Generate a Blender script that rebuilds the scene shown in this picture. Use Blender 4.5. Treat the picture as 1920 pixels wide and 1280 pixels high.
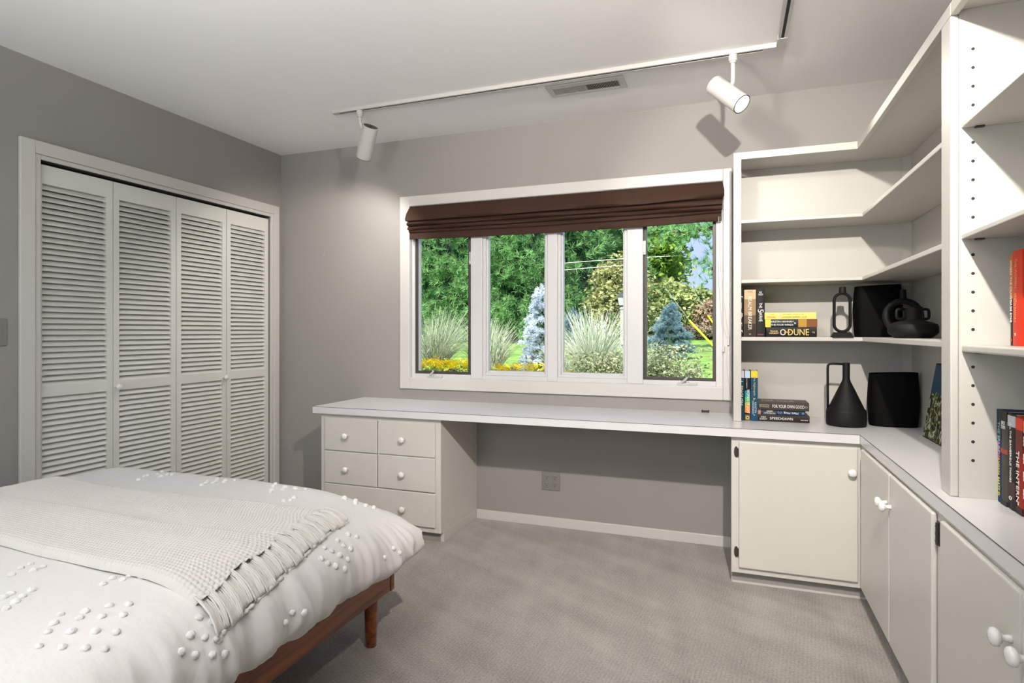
import bpy, bmesh, math, random
import numpy as np
from mathutils import Vector, Matrix, noise
for o in list(bpy.data.objects): bpy.data.objects.remove(o)
S = bpy.context.scene
COL = S.collection
PI = math.pi

# ------------------------------------------------------------------ camera
cam = bpy.data.cameras.new('camera'); cam_o = bpy.data.objects.new('camera', cam); COL.objects.link(cam_o)
cam_o.location = (0, 0, 1.1746); cam_o.rotation_euler = (PI/2, 0, .3505)
cam.sensor_width = 36; cam.lens = 1119.04/1920*36; cam.shift_y = -18.63/1920; cam.clip_start = .02
S.camera = cam_o
S.view_settings.view_transform = 'Standard'; S.view_settings.look = 'None'; S.view_settings.gamma = 1
S.view_settings.use_curve_mapping = False; S.view_settings.exposure = 0.0

# ------------------------------------------------------------------ sky, sun, lamps and fill lights
W = bpy.data.worlds.new('sky'); S.world = W; W.use_nodes = True
wb = W.node_tree.nodes['Background']; wb.inputs[0].default_value = (.50, .60, 1.0, 1); wb.inputs[1].default_value = 1.35

def lamp(kind, name, loc, energy, color=(1, 1, 1), aim=None, parent=None, **kw):
    l = bpy.data.lights.new(name, kind); l.energy = energy; l.color = color
    for k, v in kw.items(): setattr(l, k, v)
    o = bpy.data.objects.new(name, l); COL.objects.link(o); o.location = loc
    if aim is not None:
        d = (Vector(aim)-Vector(loc)).normalized(); o.rotation_euler = d.to_track_quat('-Z', 'Y').to_euler()
    if parent: o.parent = parent; o.location = Vector(loc)-parent.location
    return o
lamp('SUN', 'sun_light', (0, 0, 9), 10.5, (1, .95, .86), aim=(1.0, 8.0, 0.2), angle=.01)
lamp('AREA', 'rear_daylight_fill', (-1.5, -.93, 1.55), 36, (.92, .97, 1), aim=(-1.3, 3, 2.9), shape='RECTANGLE', size=2.4, size_y=1.4)  # broad fill added behind the camera for the inferred rear daylight
WARM = (1, .93, .84)
lamp('SPOT', 'track_lamp_light', (.2, .65, 2.25), 295, WARM, aim=(-.38, 3.4, 1.15), spot_size=math.radians(96), spot_blend=.85, shadow_soft_size=.022)
lamp('SPOT', 'ceiling_lamp_light', (-.37, 1.87, 2.26), 42, WARM, aim=(.15, 3.4, 1.85), spot_size=math.radians(66), spot_blend=.6, shadow_soft_size=.05)
lamp('SPOT', 'ceiling_bounce_fill', (-.75, -.25, 1.72), 265, (1, .97, .94), aim=(-.9, .1, 2.44), spot_size=math.radians(118), spot_blend=.5, shadow_soft_size=.15)  # unseen fill added to bounce light off the ceiling, no fixture

# ------------------------------------------------------------------ materials
def mat(name, col, rough=.5, bump=0, bscale=200, noise_amt=0, nscale=5, metal=0, spec=.5, emit=None, coat=0, sheen=0, trans=0):
    m = bpy.data.materials.new(name); m.use_nodes = True; nt = m.node_tree; b = nt.nodes['Principled BSDF']
    b.inputs['Base Color'].default_value = (*col, 1); b.inputs['Roughness'].default_value = rough
    b.inputs['Metallic'].default_value = metal; b.inputs['Specular IOR Level'].default_value = spec
    b.inputs['Coat Weight'].default_value = coat; b.inputs['Sheen Weight'].default_value = sheen
    tc = nt.nodes.new('ShaderNodeTexCoord')
    if bump:
        n = nt.nodes.new('ShaderNodeTexNoise'); n.inputs['Scale'].default_value = bscale; n.inputs['Detail'].default_value = 4
        nt.links.new(tc.outputs['Object'], n.inputs['Vector'])
        bp = nt.nodes.new('ShaderNodeBump'); bp.inputs['Strength'].default_value = bump; bp.inputs['Distance'].default_value = .002
        nt.links.new(n.outputs[0], bp.inputs['Height']); nt.links.new(bp.outputs[0], b.inputs['Normal'])
    if noise_amt:
        n = nt.nodes.new('ShaderNodeTexNoise'); n.inputs['Scale'].default_value = nscale; n.inputs['Detail'].default_value = 5
        nt.links.new(tc.outputs['Object'], n.inputs['Vector'])
        r = nt.nodes.new('ShaderNodeValToRGB'); r.color_ramp.elements[0].position = .3; r.color_ramp.elements[1].position = .7
        r.color_ramp.elements[0].color = (*[c*(1-noise_amt) for c in col], 1); r.color_ramp.elements[1].color = (*[min(1, c*(1+noise_amt)) for c in col], 1)
        nt.links.new(n.outputs[0], r.inputs[0]); nt.links.new(r.outputs[0], b.inputs['Base Color'])
    if emit: b.inputs['Emission Color'].default_value = (*emit[0], 1); b.inputs['Emission Strength'].default_value = emit[1]
    return m
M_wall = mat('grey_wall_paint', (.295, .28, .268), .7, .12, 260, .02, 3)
M_ceil = mat('ceiling_paint', (.86, .85, .85), .8, .1, 180)
M_trim = mat('white_trim_paint', (.57, .555, .535), .38, .04, 60)
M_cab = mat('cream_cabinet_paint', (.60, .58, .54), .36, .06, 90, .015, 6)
M_case = mat('cream_bookcase_paint', (.50, .482, .448), .42, .05, 90, .015, 6)
M_lam = mat('white_laminate', (.66, .655, .67), .26, .02, 300)
M_seam = mat('dark_laminate_seam', (.10, .09, .085), .6)
M_knob = mat('white_knob_enamel', (.78, .77, .75), .18, coat=.4)
M_louv = mat('louver_paint', (.68, .675, .64), .45, .05, 90)
M_dark = mat('dark_void', (.02, .02, .02), .8)
M_hinge = mat('antique_bronze', (.10, .09, .08), .35, metal=.8)
M_bronze = mat('dark_bronze_aluminium', (.05, .042, .034), .45, noise_amt=.08, nscale=20)
M_vinyl = mat('white_window_vinyl', (.60, .595, .60), .35, .03, 60)
M_crank = mat('grey_white_cast_metal', (.50, .50, .49), .3)
M_black = mat('matte_black_ceramic', (.006, .0055, .0055), .6, .25, 400, spec=.25)
M_ridge = mat('black_ridged_ceramic', (.002, .002, .002), .7, .2, 300, spec=.1)
M_lampw = mat('white_lamp_enamel', (.50, .485, .465), .32, .02, 200)
M_lens = mat('lit_lens', (1, 1, 1), .3, emit=((1, .98, .95), 9))
M_plate = mat('painted_cover_plate', (.22, .21, .195), .35)
M_linen = mat('white_cotton', (.70, .685, .67), .85, .6, 45, sheen=.2)
M_pom = mat('tufted_cotton', (.86, .85, .84), .95, 1.0, 700, sheen=.3)
M_page = mat('book_pages', (.72, .66, .54), .9, .3, 500)
M_bark = mat('bark', (.10, .075, .055), .9, .8, 40, .3, 12)
M_blind = mat('brown_shade_fabric', (.036, .0115, .004), .8, .35, 500, .12, 40, sheen=0)
M_mulch = mat('bark_mulch', (.06, .035, .025), .95, 1, 30, .5, 60)
M_lawn = mat('lawn_grass', (.17, .30, .05), .9, 1, 80, .45, 3)
M_yellow = mat('yellow_plastic', (.85, .72, .03), .5)
M_steel = mat('galvanised_wire', (.45, .45, .45), .4, metal=.7)
M_stone = mat('weathered_post', (.45, .43, .38), .8, .4, 40)
M_lantern = mat('lantern_metal', (.06, .07, .075), .5)
M_frost = mat('lantern_glass', (.55, .6, .62), .2)
M_siding = mat('outer_wall', (.5, .48, .44), .8)

def glassmat():
    m = bpy.data.materials.new('window_glass'); m.use_nodes = True; nt = m.node_tree
    for n in list(nt.nodes): nt.nodes.remove(n)
    out = nt.nodes.new('ShaderNodeOutputMaterial'); mx = nt.nodes.new('ShaderNodeMixShader')
    t = nt.nodes.new('ShaderNodeBsdfTransparent'); g = nt.nodes.new('ShaderNodeBsdfGlossy')
    t.inputs[0].default_value = (.95, .97, .96, 1); g.inputs['Roughness'].default_value = .01
    f = nt.nodes.new('ShaderNodeFresnel'); f.inputs[0].default_value = 1.08
    nt.links.new(f.outputs[0], mx.inputs[0]); nt.links.new(t.outputs[0], mx.inputs[1]); nt.links.new(g.outputs[0], mx.inputs[2])
    nt.links.new(mx.outputs[0], out.inputs[0]); return m
M_glass = glassmat()

def woodmat():
    m = mat('walnut_stained_wood', (.2, .06, .02), .28, coat=.3); nt = m.node_tree; b = nt.nodes['Principled BSDF']
    tc = nt.nodes.new('ShaderNodeTexCoord'); mp = nt.nodes.new('ShaderNodeMapping'); mp.inputs['Scale'].default_value = (60, 2.5, 40)
    n = nt.nodes.new('ShaderNodeTexNoise'); n.inputs['Scale'].default_value = 1; n.inputs['Detail'].default_value = 6; n.inputs['Distortion'].default_value = .6
    r = nt.nodes.new('ShaderNodeValToRGB'); e = r.color_ramp.elements
    e[0].position = .3; e[0].color = (.085, .017, .004, 1); e[1].position = .72; e[1].color = (.34, .088, .016, 1)
    nt.links.new(tc.outputs['Object'], mp.inputs[0]); nt.links.new(mp.outputs[0], n.inputs['Vector']); nt.links.new(n.outputs[0], r.inputs[0]); nt.links.new(r.outputs[0], b.inputs['Base Color'])
    return m
M_wood = woodmat()

def carpetmat():
    m = mat('taupe_carpet', (.3, .27, .24), .95, sheen=.3); nt = m.node_tree; b = nt.nodes['Principled BSDF']; L = nt.links
    tc = nt.nodes.new('ShaderNodeTexCoord')
    def nz(scale, det, vec=None, rough=.5):
        n = nt.nodes.new('ShaderNodeTexNoise'); n.inputs['Scale'].default_value = scale; n.inputs['Detail'].default_value = det; n.inputs['Roughness'].default_value = rough
        L.new(vec or tc.outputs['Object'], n.inputs['Vector']); return n.outputs[0]
    def mapping(rot, sc):
        mp = nt.nodes.new('ShaderNodeMapping'); mp.inputs['Rotation'].default_value = (0, 0, rot); L.new(tc.outputs['Object'], mp.inputs[0])
        m2 = nt.nodes.new('ShaderNodeMapping'); m2.inputs['Scale'].default_value = sc; L.new(mp.outputs[0], m2.inputs[0]); return m2.outputs[0]
    def math_(op, a, b_):
        n = nt.nodes.new('ShaderNodeMath'); n.operation = op
        for i, v in enumerate((a, b_)):
            if isinstance(v, (int, float)): n.inputs[i].default_value = v
            else: L.new(v, n.inputs[i])
        return n.outputs[0]
    s1 = nz(1.0, 3, mapping(.5, (1.1, 8, 1)))      # vacuum strokes
    s2 = nz(1.0, 3, mapping(-.12, (8, 1.2, 1)))
    pile = nz(120, 5, rough=.8); blot = nz(5, 5)
    wv = nt.nodes.new('ShaderNodeTexWave'); wv.inputs['Scale'].default_value = 24; wv.inputs['Distortion'].default_value = 1.5; wv.inputs['Detail'].default_value = 2; wv.inputs['Detail Scale'].default_value = 3
    L.new(mapping(.12, (1, 1, 1)), wv.inputs['Vector'])
    t = math_('ADD', math_('MULTIPLY', s1, .30), math_('MULTIPLY', s2, .24))
    t = math_('ADD', t, math_('MULTIPLY', blot, .22)); t = math_('ADD', t, math_('MULTIPLY', wv.outputs[0], .05)); t = math_('ADD', t, math_('MULTIPLY', pile, .95))
    r = nt.nodes.new('ShaderNodeValToRGB'); e = r.color_ramp.elements
    e[0].position = .52; e[0].color = (.125, .109, .095, 1); e[1].position = .88; e[1].color = (.42, .38, .345, 1)
    t = math_('MULTIPLY', t, .84)
    L.new(t, r.inputs[0]); L.new(r.outputs[0], b.inputs['Base Color'])
    bp = nt.nodes.new('ShaderNodeBump'); bp.inputs['Strength'].default_value = .55; bp.inputs['Distance'].default_value = .005
    h = math_('ADD', pile, math_('MULTIPLY', wv.outputs[0], .18)); L.new(h, bp.inputs['Height']); L.new(bp.outputs[0], b.inputs['Normal'])
    return m
M_carpet = carpetmat()

def leafmat(name, c0, c1, c2=None, rough=.6, na=.5):
    m = bpy.data.materials.new(name); m.use_nodes = True; nt = m.node_tree; b = nt.nodes['Principled BSDF']
    g = nt.nodes.new('ShaderNodeNewGeometry'); r = nt.nodes.new('ShaderNodeValToRGB'); e = r.color_ramp.elements
    e[0].color = (*c0, 1); e[1].color = (*c1, 1)
    if c2: x = e.new(.85); x.color = (*c2, 1); e[2].position = 1
    tc = nt.nodes.new('ShaderNodeTexCoord'); n = nt.nodes.new('ShaderNodeTexNoise'); n.inputs['Scale'].default_value = 3.2; n.inputs['Detail'].default_value = 2
    nt.links.new(tc.outputs['Object'], n.inputs['Vector']); mr = nt.nodes.new('ShaderNodeMapRange'); mr.inputs[1].default_value = .36; mr.inputs[2].default_value = .64
    nt.links.new(n.outputs[0], mr.inputs[0]); mm = nt.nodes.new('ShaderNodeMath'); mm.operation = 'MULTIPLY_ADD'; mm.inputs[1].default_value = na
    hf = nt.nodes.new('ShaderNodeMath'); hf.operation = 'MULTIPLY'; hf.inputs[1].default_value = 1-na; nt.links.new(g.outputs['Random Per Island'], hf.inputs[0])
    nt.links.new(mr.outputs[0], mm.inputs[0]); nt.links.new(hf.outputs[0], mm.inputs[2]); nt.links.new(mm.outputs[0], r.inputs[0]); nt.links.new(r.outputs[0], b.inputs['Base Color']); b.inputs['Roughness'].default_value = rough
    b.inputs['Specular IOR Level'].default_value = .25
    tr = nt.nodes.new('ShaderNodeBsdfTranslucent'); nt.links.new(r.outputs[0], tr.inputs[0])
    mx = nt.nodes.new('ShaderNodeMixShader'); mx.inputs[0].default_value = .3
    nt.links.new(b.outputs[0], mx.inputs[1]); nt.links.new(tr.outputs[0], mx.inputs[2]); nt.links.new(mx.outputs[0], nt.nodes['Material Output'].inputs[0])
    return m
L_pine = leafmat('pine_needles', (.02, .14, .04), (.20, .48, .14), (.42, .68, .30))
L_dec = leafmat('maple_leaves', (.03, .13, .02), (.20, .42, .06), (.42, .60, .10))
L_olive = leafmat('olive_leaves', (.10, .15, .04), (.36, .40, .14), (.60, .57, .28))
L_hedge = leafmat('hedge_leaves', (.08, .16, .04), (.36, .46, .14), (.55, .60, .25))
L_low = leafmat('low_plant_leaves', (.03, .09, .02), (.26, .36, .12), (.60, .60, .38))
L_pink = leafmat('bronze_leaves', (.22, .16, .09), (.62, .46, .34))
L_blue = leafmat('blue_spruce_needles', (.12, .22, .25), (.36, .50, .56))
L_white = leafmat('pale_spruce_needles', (.50, .60, .70), (.95, 1.0, 1.0))
L_grass = leafmat('reed_blades', (.04, .17, .02), (.22, .42, .09), (.85, .85, .66), na=.12)
L_straw = leafmat('pale_reed_blades', (.20, .34, .10), (.78, .78, .55), (1, .97, .9), na=.12)
L_core = mat('shaded_foliage', (.015, .05, .02), .9, .8, 8)  # dark colour for tree cores, paints the shade among inner leaves
L_petal = leafmat('yellow_petals', (.80, .55, .01), (.95, .80, .02))
L_green = leafmat('green_stems', (.07, .2, .04), (.25, .4, .1))

# ------------------------------------------------------------------ helpers
def tag(o, label=None, cat=None, group=None, kind=None):
    if label: o['label'] = label
    if cat: o['category'] = cat
    if group: o['group'] = group
    if kind: o['kind'] = kind
    return o
def empty(name, loc, label=None, cat=None, group=None, kind=None):
    o = bpy.data.objects.new(name, None); COL.objects.link(o); o.location = loc; o.empty_display_size = .05
    return tag(o, label, cat, group, kind)
def worldloc(o):
    v = Vector((0, 0, 0))
    while o is not None: v += o.location; o = o.parent
    return v
def basis(d):
    d = Vector(d).normalized(); a = Vector((0, 0, 1)) if abs(d.z) < .95 else Vector((1, 0, 0))
    u = d.cross(a).normalized(); return u, d.cross(u).normalized(), d
class MB:
    def __init__(s): s.v = []; s.f = []
    def add(s, vs, fs):
        n = len(s.v); s.v += [tuple(v) for v in vs]; s.f += [tuple(i+n for i in f) for f in fs]; return s
    def box(s, x0, x1, y0, y1, z0, z1):
        x0, x1 = min(x0, x1), max(x0, x1); y0, y1 = min(y0, y1), max(y0, y1); z0, z1 = min(z0, z1), max(z0, z1)
        return s.add([(x, y, z) for z in (z0, z1) for y in (y0, y1) for x in (x0, x1)],
                     [(0, 2, 3, 1), (4, 5, 7, 6), (0, 1, 5, 4), (2, 6, 7, 3), (0, 4, 6, 2), (1, 3, 7, 5)])
    def prism(s, poly, z0, z1):   # polygon (counter-clockwise) in xy
        n = len(poly)
        return s.add([(x, y, z0) for x, y in poly]+[(x, y, z1) for x, y in poly],
                     [tuple(reversed(range(n))), tuple(range(n, 2*n))]+[(i, (i+1) % n, n+(i+1) % n, n+i) for i in range(n)])
    def xprism(s, prof, x0, x1):  # closed profile (y,z) extruded along x
        n = len(prof)
        return s.add([(x0, y, z) for y, z in prof]+[(x1, y, z) for y, z in prof],
                     [tuple(range(n)), tuple(reversed(range(n, 2*n)))]+[(i, n+i, n+(i+1) % n, (i+1) % n) for i in range(n)])
    def lathe(s, prof, org, axis=(0, 0, 1), n=24, sx=1, sy=1, cap=True, ub=None):
        u, w, d = basis(axis) if ub is None else (Vector(ub), Vector(axis).normalized().cross(Vector(ub)), Vector(axis).normalized())
        o = Vector(org); vs = []; fs = []
        for r, h in prof:
            for k in range(n):
                a = 2*PI*k/n; vs.append(o+d*h+u*(r*sx*math.cos(a))+w*(r*sy*math.sin(a)))
        for i in range(len(prof)-1):
            for k in range(n):
                fs.append((i*n+k, i*n+(k+1) % n, (i+1)*n+(k+1) % n, (i+1)*n+k))
        if cap: fs += [tuple(reversed(range(n))), tuple(range((len(prof)-1)*n, len(prof)*n))]
        return s.add(vs, fs)
    def tube(s, pts, r, n=8, closed=False, sx=1, sy=1):
        P = [Vector(p) for p in pts]; m = len(P); vs = []; fs = []; pu = None
        for i, p in enumerate(P):
            a = P[(i-1) % m] if (closed or i) else P[0]; b = P[(i+1) % m] if (closed or i < m-1) else P[-1]
            d = (b-a).normalized()
            if pu is None: u, w, _ = basis(d)
            else: u = (pu-d*pu.dot(d)).normalized(); w = d.cross(u)
            pu = u; rr = r[i] if isinstance(r, (list, tuple)) else r
            for k in range(n):
                t = 2*PI*k/n; vs.append(p+u*(rr*sx*math.cos(t))+w*(rr*sy*math.sin(t)))
        rng = m if closed else m-1
        for i in range(rng):
            for k in range(n):
                j = (i+1) % m; fs.append((i*n+k, i*n+(k+1) % n, j*n+(k+1) % n, j*n+k))
        if not closed: fs += [tuple(reversed(range(n))), tuple(range((m-1)*n, m*n))]
        return s.add(vs, fs)
    def build(s, name, m, parent=None, bevel=0, smooth=False, seg=2):
        me = bpy.data.meshes.new(name); off = worldloc(parent) if parent else Vector((0, 0, 0))
        me.from_pydata([(v[0]-off.x, v[1]-off.y, v[2]-off.z) for v in s.v], [], s.f)
        bm = bmesh.new(); bm.from_mesh(me); bmesh.ops.recalc_face_normals(bm, faces=bm.faces); bm.to_mesh(me); bm.free()
        me.materials.append(m); me.update()
        if smooth:
            for p in me.polygons: p.use_smooth = True
        o = bpy.data.objects.new(name, me); COL.objects.link(o); o.parent = parent
        if bevel:
            b = o.modifiers.new('bevel', 'BEVEL'); b.width = bevel; b.segments = seg; b.limit_method = 'ANGLE'
        if smooth == 'auto' or (smooth and bevel):
            pass
        return o
def smooth_angle(o, deg=35):
    me = o.data; bm = bmesh.new(); bm.from_mesh(me)
    for e in bm.edges:
        if len(e.link_faces) == 2 and e.calc_face_angle(0) > math.radians(deg): e.smooth = False
    for f in bm.faces: f.smooth = True
    bm.to_mesh(me); bm.free(); return o
def bulk(name, V, F, m, parent=None):           # numpy quads/tris -> mesh
    me = bpy.data.meshes.new(name); off = worldloc(parent) if parent else Vector((0, 0, 0))
    V = np.asarray(V, np.float32).reshape(-1, 3)-np.array(off, np.float32); F = np.asarray(F, np.int32); k = F.shape[1]
    me.vertices.add(len(V)); me.vertices.foreach_set('co', V.ravel())
    me.loops.add(F.size); me.loops.foreach_set('vertex_index', F.ravel())
    me.polygons.add(len(F)); me.polygons.foreach_set('loop_start', np.arange(len(F), dtype=np.int32)*k)
    me.update(calc_edges=True); me.materials.append(m)
    o = bpy.data.objects.new(name, me); COL.objects.link(o); o.parent = parent; return o
def text(body, org, right, up, width, height, m, parent, name='title', depth=.0004, center=True):
    """flat letters on a surface: org = centre of the text block"""
    cu = bpy.data.curves.new(name, 'FONT'); cu.body = body; cu.align_x = 'CENTER'; cu.extrude = .02; cu.space_line = .85
    cu.resolution_u = 2
    t = bpy.data.objects.new(name, cu); me = bpy.data.meshes.new_from_object(t); bpy.data.objects.remove(t)
    xs = [v.co.x for v in me.vertices]; ys = [v.co.y for v in me.vertices]
    if not xs: return None
    x0, x1, y0, y1 = min(xs), max(xs), min(ys), max(ys); R = Vector(right); U = Vector(up); N = R.cross(U)
    off = worldloc(parent)
    for v in me.vertices:
        a = (v.co.x-(x0+x1)/2)/(x1-x0)*width; b = (v.co.y-(y0+y1)/2)/(y1-y0)*height; c = depth*(v.co.z/.02)
        v.co = Vector(org)+R*a+U*b+N*c-off
    me.materials.clear(); me.materials.append(m)
    o = bpy.data.objects.new(name, me); COL.objects.link(o); o.parent = parent; return o
def struct(name, mb, m, parent=None, **k):
    o = mb.build(name, m, parent, **k); o['kind'] = 'structure'; return o

XL, XR, YW, YB, ZC = -3.0324, .8453, 3.4628, -1.0, 2.44
# ------------------------------------------------------------------ room shell
struct('floor', MB().box(XL-.75, XR+.12, YB-.12, YW+.16, -.12, 0), M_carpet)
struct('ceiling', MB().box(XL-.75, XR+.12, YB-.12, YW+.16, ZC, ZC+.14), M_ceil)
wx0, wx1, wz0, wz1 = -1.985, -.026, .862, 2.005
struct('wall_back', MB().box(XL-.12, wx0, YW, YW+.16, 0, ZC).box(wx1, XR+.12, YW, YW+.16, 0, ZC).box(wx0, wx1, YW, YW+.16, 0, wz0).box(wx0, wx1, YW, YW+.16, wz1, ZC), M_wall)
cy0, cy1, cz = 1.86, 3.352, 1.985
struct('wall_left', MB().box(XL-.12, XL, YB, cy0, 0, ZC).box(XL-.12, XL, cy1, YW, 0, ZC).box(XL-.12, XL, cy0, cy1, cz, ZC), M_wall)
struct('wall_closet', MB().box(XL-.75, XL-.7, cy0-.1, YW, 0, ZC).box(XL-.7, XL-.12, cy0-.15, cy0-.1, 0, ZC).box(XL-.75, XL-.12, YW, YW+.16, 0, ZC), M_wall)
struct('wall_right', MB().box(XR, XR+.12, YB, YW, 0, ZC), M_wall)
struct('wall_front', MB().box(XL-.12, -2.8, YB-.12, YB, 0, ZC).box(-.2, XR+.12, YB-.12, YB, 0, ZC).box(-2.8, -.2, YB-.12, YB, 0, .8).box(-2.8, -.2, YB-.12, YB, 2.3, ZC).box(-2.8, -.2, YB-.12, YB-.1, .8, 2.3), M_wall)
struct('baseboard_back', MB().box(-1.5, .004, YW-.013, YW, 0, .058), M_trim, bevel=.003)
struct('baseboard_left', MB().box(XL, XL+.013, YB, 1.772, 0, .058).box(XL, XL+.013, 3.424, YW, 0, .058), M_trim)
# closet casing
c = MB()
def casing_piece(c, y0, y1, z0, z1): c.box(XL, XL+.012, y0, y1, z0, z1)
c.box(XL, XL+.018, 1.772, 1.835, 0, 2.061).box(XL, XL+.018, 3.375, 3.4226, 0, 2.061).box(XL, XL+.018, 1.835, 3.375, 2.0, 2.061)
c.box(XL, XL+.011, 1.835, 1.862, 0, 2.0).box(XL, XL+.011, 3.348, 3.375, 0, 2.0).box(XL, XL+.011, 1.862, 3.348, 1.978, 2.0)
struct('trim_1', c, M_trim, bevel=.003)
struct('header_gap_shade', MB().box(XL-.1, XL-.09, cy0, cy1, 1.962, 1.985).box(XL-.06, XL-.005, cy0+.002, cy1-.002, 1.974, 1.984), M_dark)  # near-black strips painting the shade in the gap above the doors

# ------------------------------------------------------------------ closet louver doors
def louver_leaf(y0, y1, parent):
    m = MB(); xf = XL-.012; xb = xf-.028; zb, zt = .015, 1.962; st = .032
    m.box(xb, xf, y0, y0+st, zb, zt).box(xb, xf, y1-st, y1, zb, zt)
    for a, b in ((zb, .12), (.865, .913), (1.873, zt)): m.box(xb, xf, y0+st, y1-st, a, b)
    for z0, z1 in ((.12, .865), (.913, 1.873)):
        n = round((z1-z0)/.0277); p = (z1-z0)/n
        for i in range(n):
            z = z0+p*(i+.5)
            pr = [(xf-.002, z-.0138), (xf-.002, z-.0100), (xb+.006, z+.0128), (xb+.006, z+.0090)]
            k = len(pr)
            m.add([(x, y0+st, zz) for x, zz in pr]+[(x, y1-st, zz) for x, zz in pr],
                  [(0, 1, 2, 3), (7, 6, 5, 4)]+[(i2, i2+4, (i2+1) % 4+4, (i2+1) % 4) for i2 in range(4)])
    return m.build('louvered_leaf', M_louv, parent)
KNOB = [(.004, 0), (.008, 0), (.0065, .006), (.006, .013), (.011, .018), (.0165, .022), (.0175, .027), (.0155, .032), (.009, .0355), (.001, .0365)]
def knob(org, axis, parent, name='knob', s=1.0, m=None):
    return MB().lathe([(r*s, h*s) for r, h in KNOB], org, axis, 20).build(name, m or M_knob, parent, smooth=True)
for i, (pair, ky, kz) in enumerate((((1.848, 2.2235, 2.2265, 2.6035), 2.243, .883), ((2.607, 2.975, 2.979, 3.346), 2.952, .883))):
    d = empty('door_%d' % (i+1), (XL-.02, (pair[0]+pair[3])/2, .015), kind='structure')
    a = louver_leaf(pair[0], pair[1], d); b = louver_leaf(pair[2], pair[3], d)
    knob((XL-.012, ky, kz), (1, 0, 0), d, s=.95)

# ------------------------------------------------------------------ window
win = empty('window_1', (-1.0, YW, .80), kind='structure')
cs = MB(); y0, y1 = YW-.02, YW
cs.box(-2.0476, -1.975, y0, y1, .7999, 2.061).box(-.036, .0086, y0, y1, .7999, 2.061).box(-1.975, -.036, y0, y1, .7999, .872).box(-1.975, -.036, y0, y1, 1.995, 2.061)
cs.build('window_casing', M_trim, win, bevel=.004)
fr = MB()
fr.box(-1.985, -1.975+.002, YW-.012, YW+.10, .862, 2.005).box(-.036-.002, -.026, YW-.012, YW+.10, .862, 2.005).box(-1.975, -.036, YW-.012, YW+.10, .862, .874).box(-1.975, -.036, YW-.012, YW+.10, 1.993, 2.005)
# stops and frame round the four lights
fr.box(-1.980, -1.953, YW+.0125, YW+.0985, .868, 1.998).box(-.074, -.031, YW+.0125, YW+.0985, .868, 1.998).box(-1.953, -.074, YW+.012, YW+.099, .868, .899).box(-1.953, -.074, YW+.012, YW+.099, 1.955, 1.998)
for a, b in ((-1.547, -1.468), (-1.040, -.978), (-.560, -.470)):
    fr.box(a, b, YW+.004, YW+.10, .874, 1.993)
fr.build('window_frame', M_vinyl, win, bevel=.003)
def sash(x0, x1, z0, z1, w, ya, yb, m, name):
    s = MB(); s.box(x0, x0+w, ya, yb, z0, z1).box(x1-w, x1, ya, yb, z0, z1).box(x0+w, x1-w, ya, yb, z0, z0+w).box(x0+w, x1-w, ya, yb, z1-w, z1)
    return s
for (x0, x1) in ((-1.468, -1.040), (-.978, -.560)):
    s = sash(x0, x1, .899, 1.955, .018, YW+.018, YW+.06, M_vinyl, '')
    for a in sash(x0+.018, x1-.018, .917, 1.937, .026, YW+.04, YW+.075, M_vinyl, '').f[:0]: pass
    s2 = sash(x0+.014, x1-.014, .913, 1.94, .014, YW+.036, YW+.075, M_vinyl, ''); s.add(s2.v, s2.f)
    so = s.build('fixed_sash', M_vinyl, win, bevel=.002)
    MB().box(x0+.02, x1-.02, YW+.055, YW+.059, .92, 1.93).build('glass_pane', M_glass, so)
for (x0, x1) in ((-1.952, -1.556), (-.466, -.075)):
    s = sash(x0, x1, .900, 1.955, .0165, YW+.022, YW+.032, M_bronze, '')
    so = s.build('screen_frame', M_bronze, win, bevel=.001)
    s = sash(x0-.002, x1+.002, .898, 1.955, .013, YW+.033, YW+.085, M_vinyl, '')
    so2 = s.build('casement_sash', M_vinyl, win, bevel=.003)
    MB().box(x0+.008, x1-.008, YW+.066, YW+.070, .908, 1.945).build('glass_pane', M_glass, so2)
for x in (-1.80, -.225):       # crank operators on the sill
    c = MB().box(x-.052, x+.052, YW-.012, YW+.014, .874, .888)
    c.tube([(x-.03, YW-.010, .889), (x-.012, YW-.018, .905), (x+.002, YW-.022, .920)], [.008, .007, .0055], 10)
    c.lathe([(.010, 0), (.008, .008), (.005, .015)], (x, YW-.002, .884), (0, 0, 1), 12)
    c.build('crank_handle', M_crank, win, bevel=.003)
for x, z0 in ((-1.556, 1.60), (-.466, 1.615)):
    MB().box(x-.004, x+.012, YW+.004, YW+.02, z0, z0+.08).box(x-.002, x+.005, YW-.003, YW+.012, z0+.01, z0+.035).build('sash_lock', M_vinyl if x > -1 else M_steel, win, bevel=.002)
# second window behind the camera, unseen, added to frame the fill light
w2 = empty('added_rear_window', (-1.5, YB, .8), kind='structure')
sash(-2.9, -.1, .7, 2.4, .1, YB, YB+.02, M_trim, '').build('window_casing', M_trim, w2)
MB().box(-1.53, -1.47, YB-.06, YB-.02, .8, 2.3).box(-2.8, -.2, YB-.06, YB-.02, 1.5, 1.54).build('window_frame', M_trim, w2)

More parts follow.
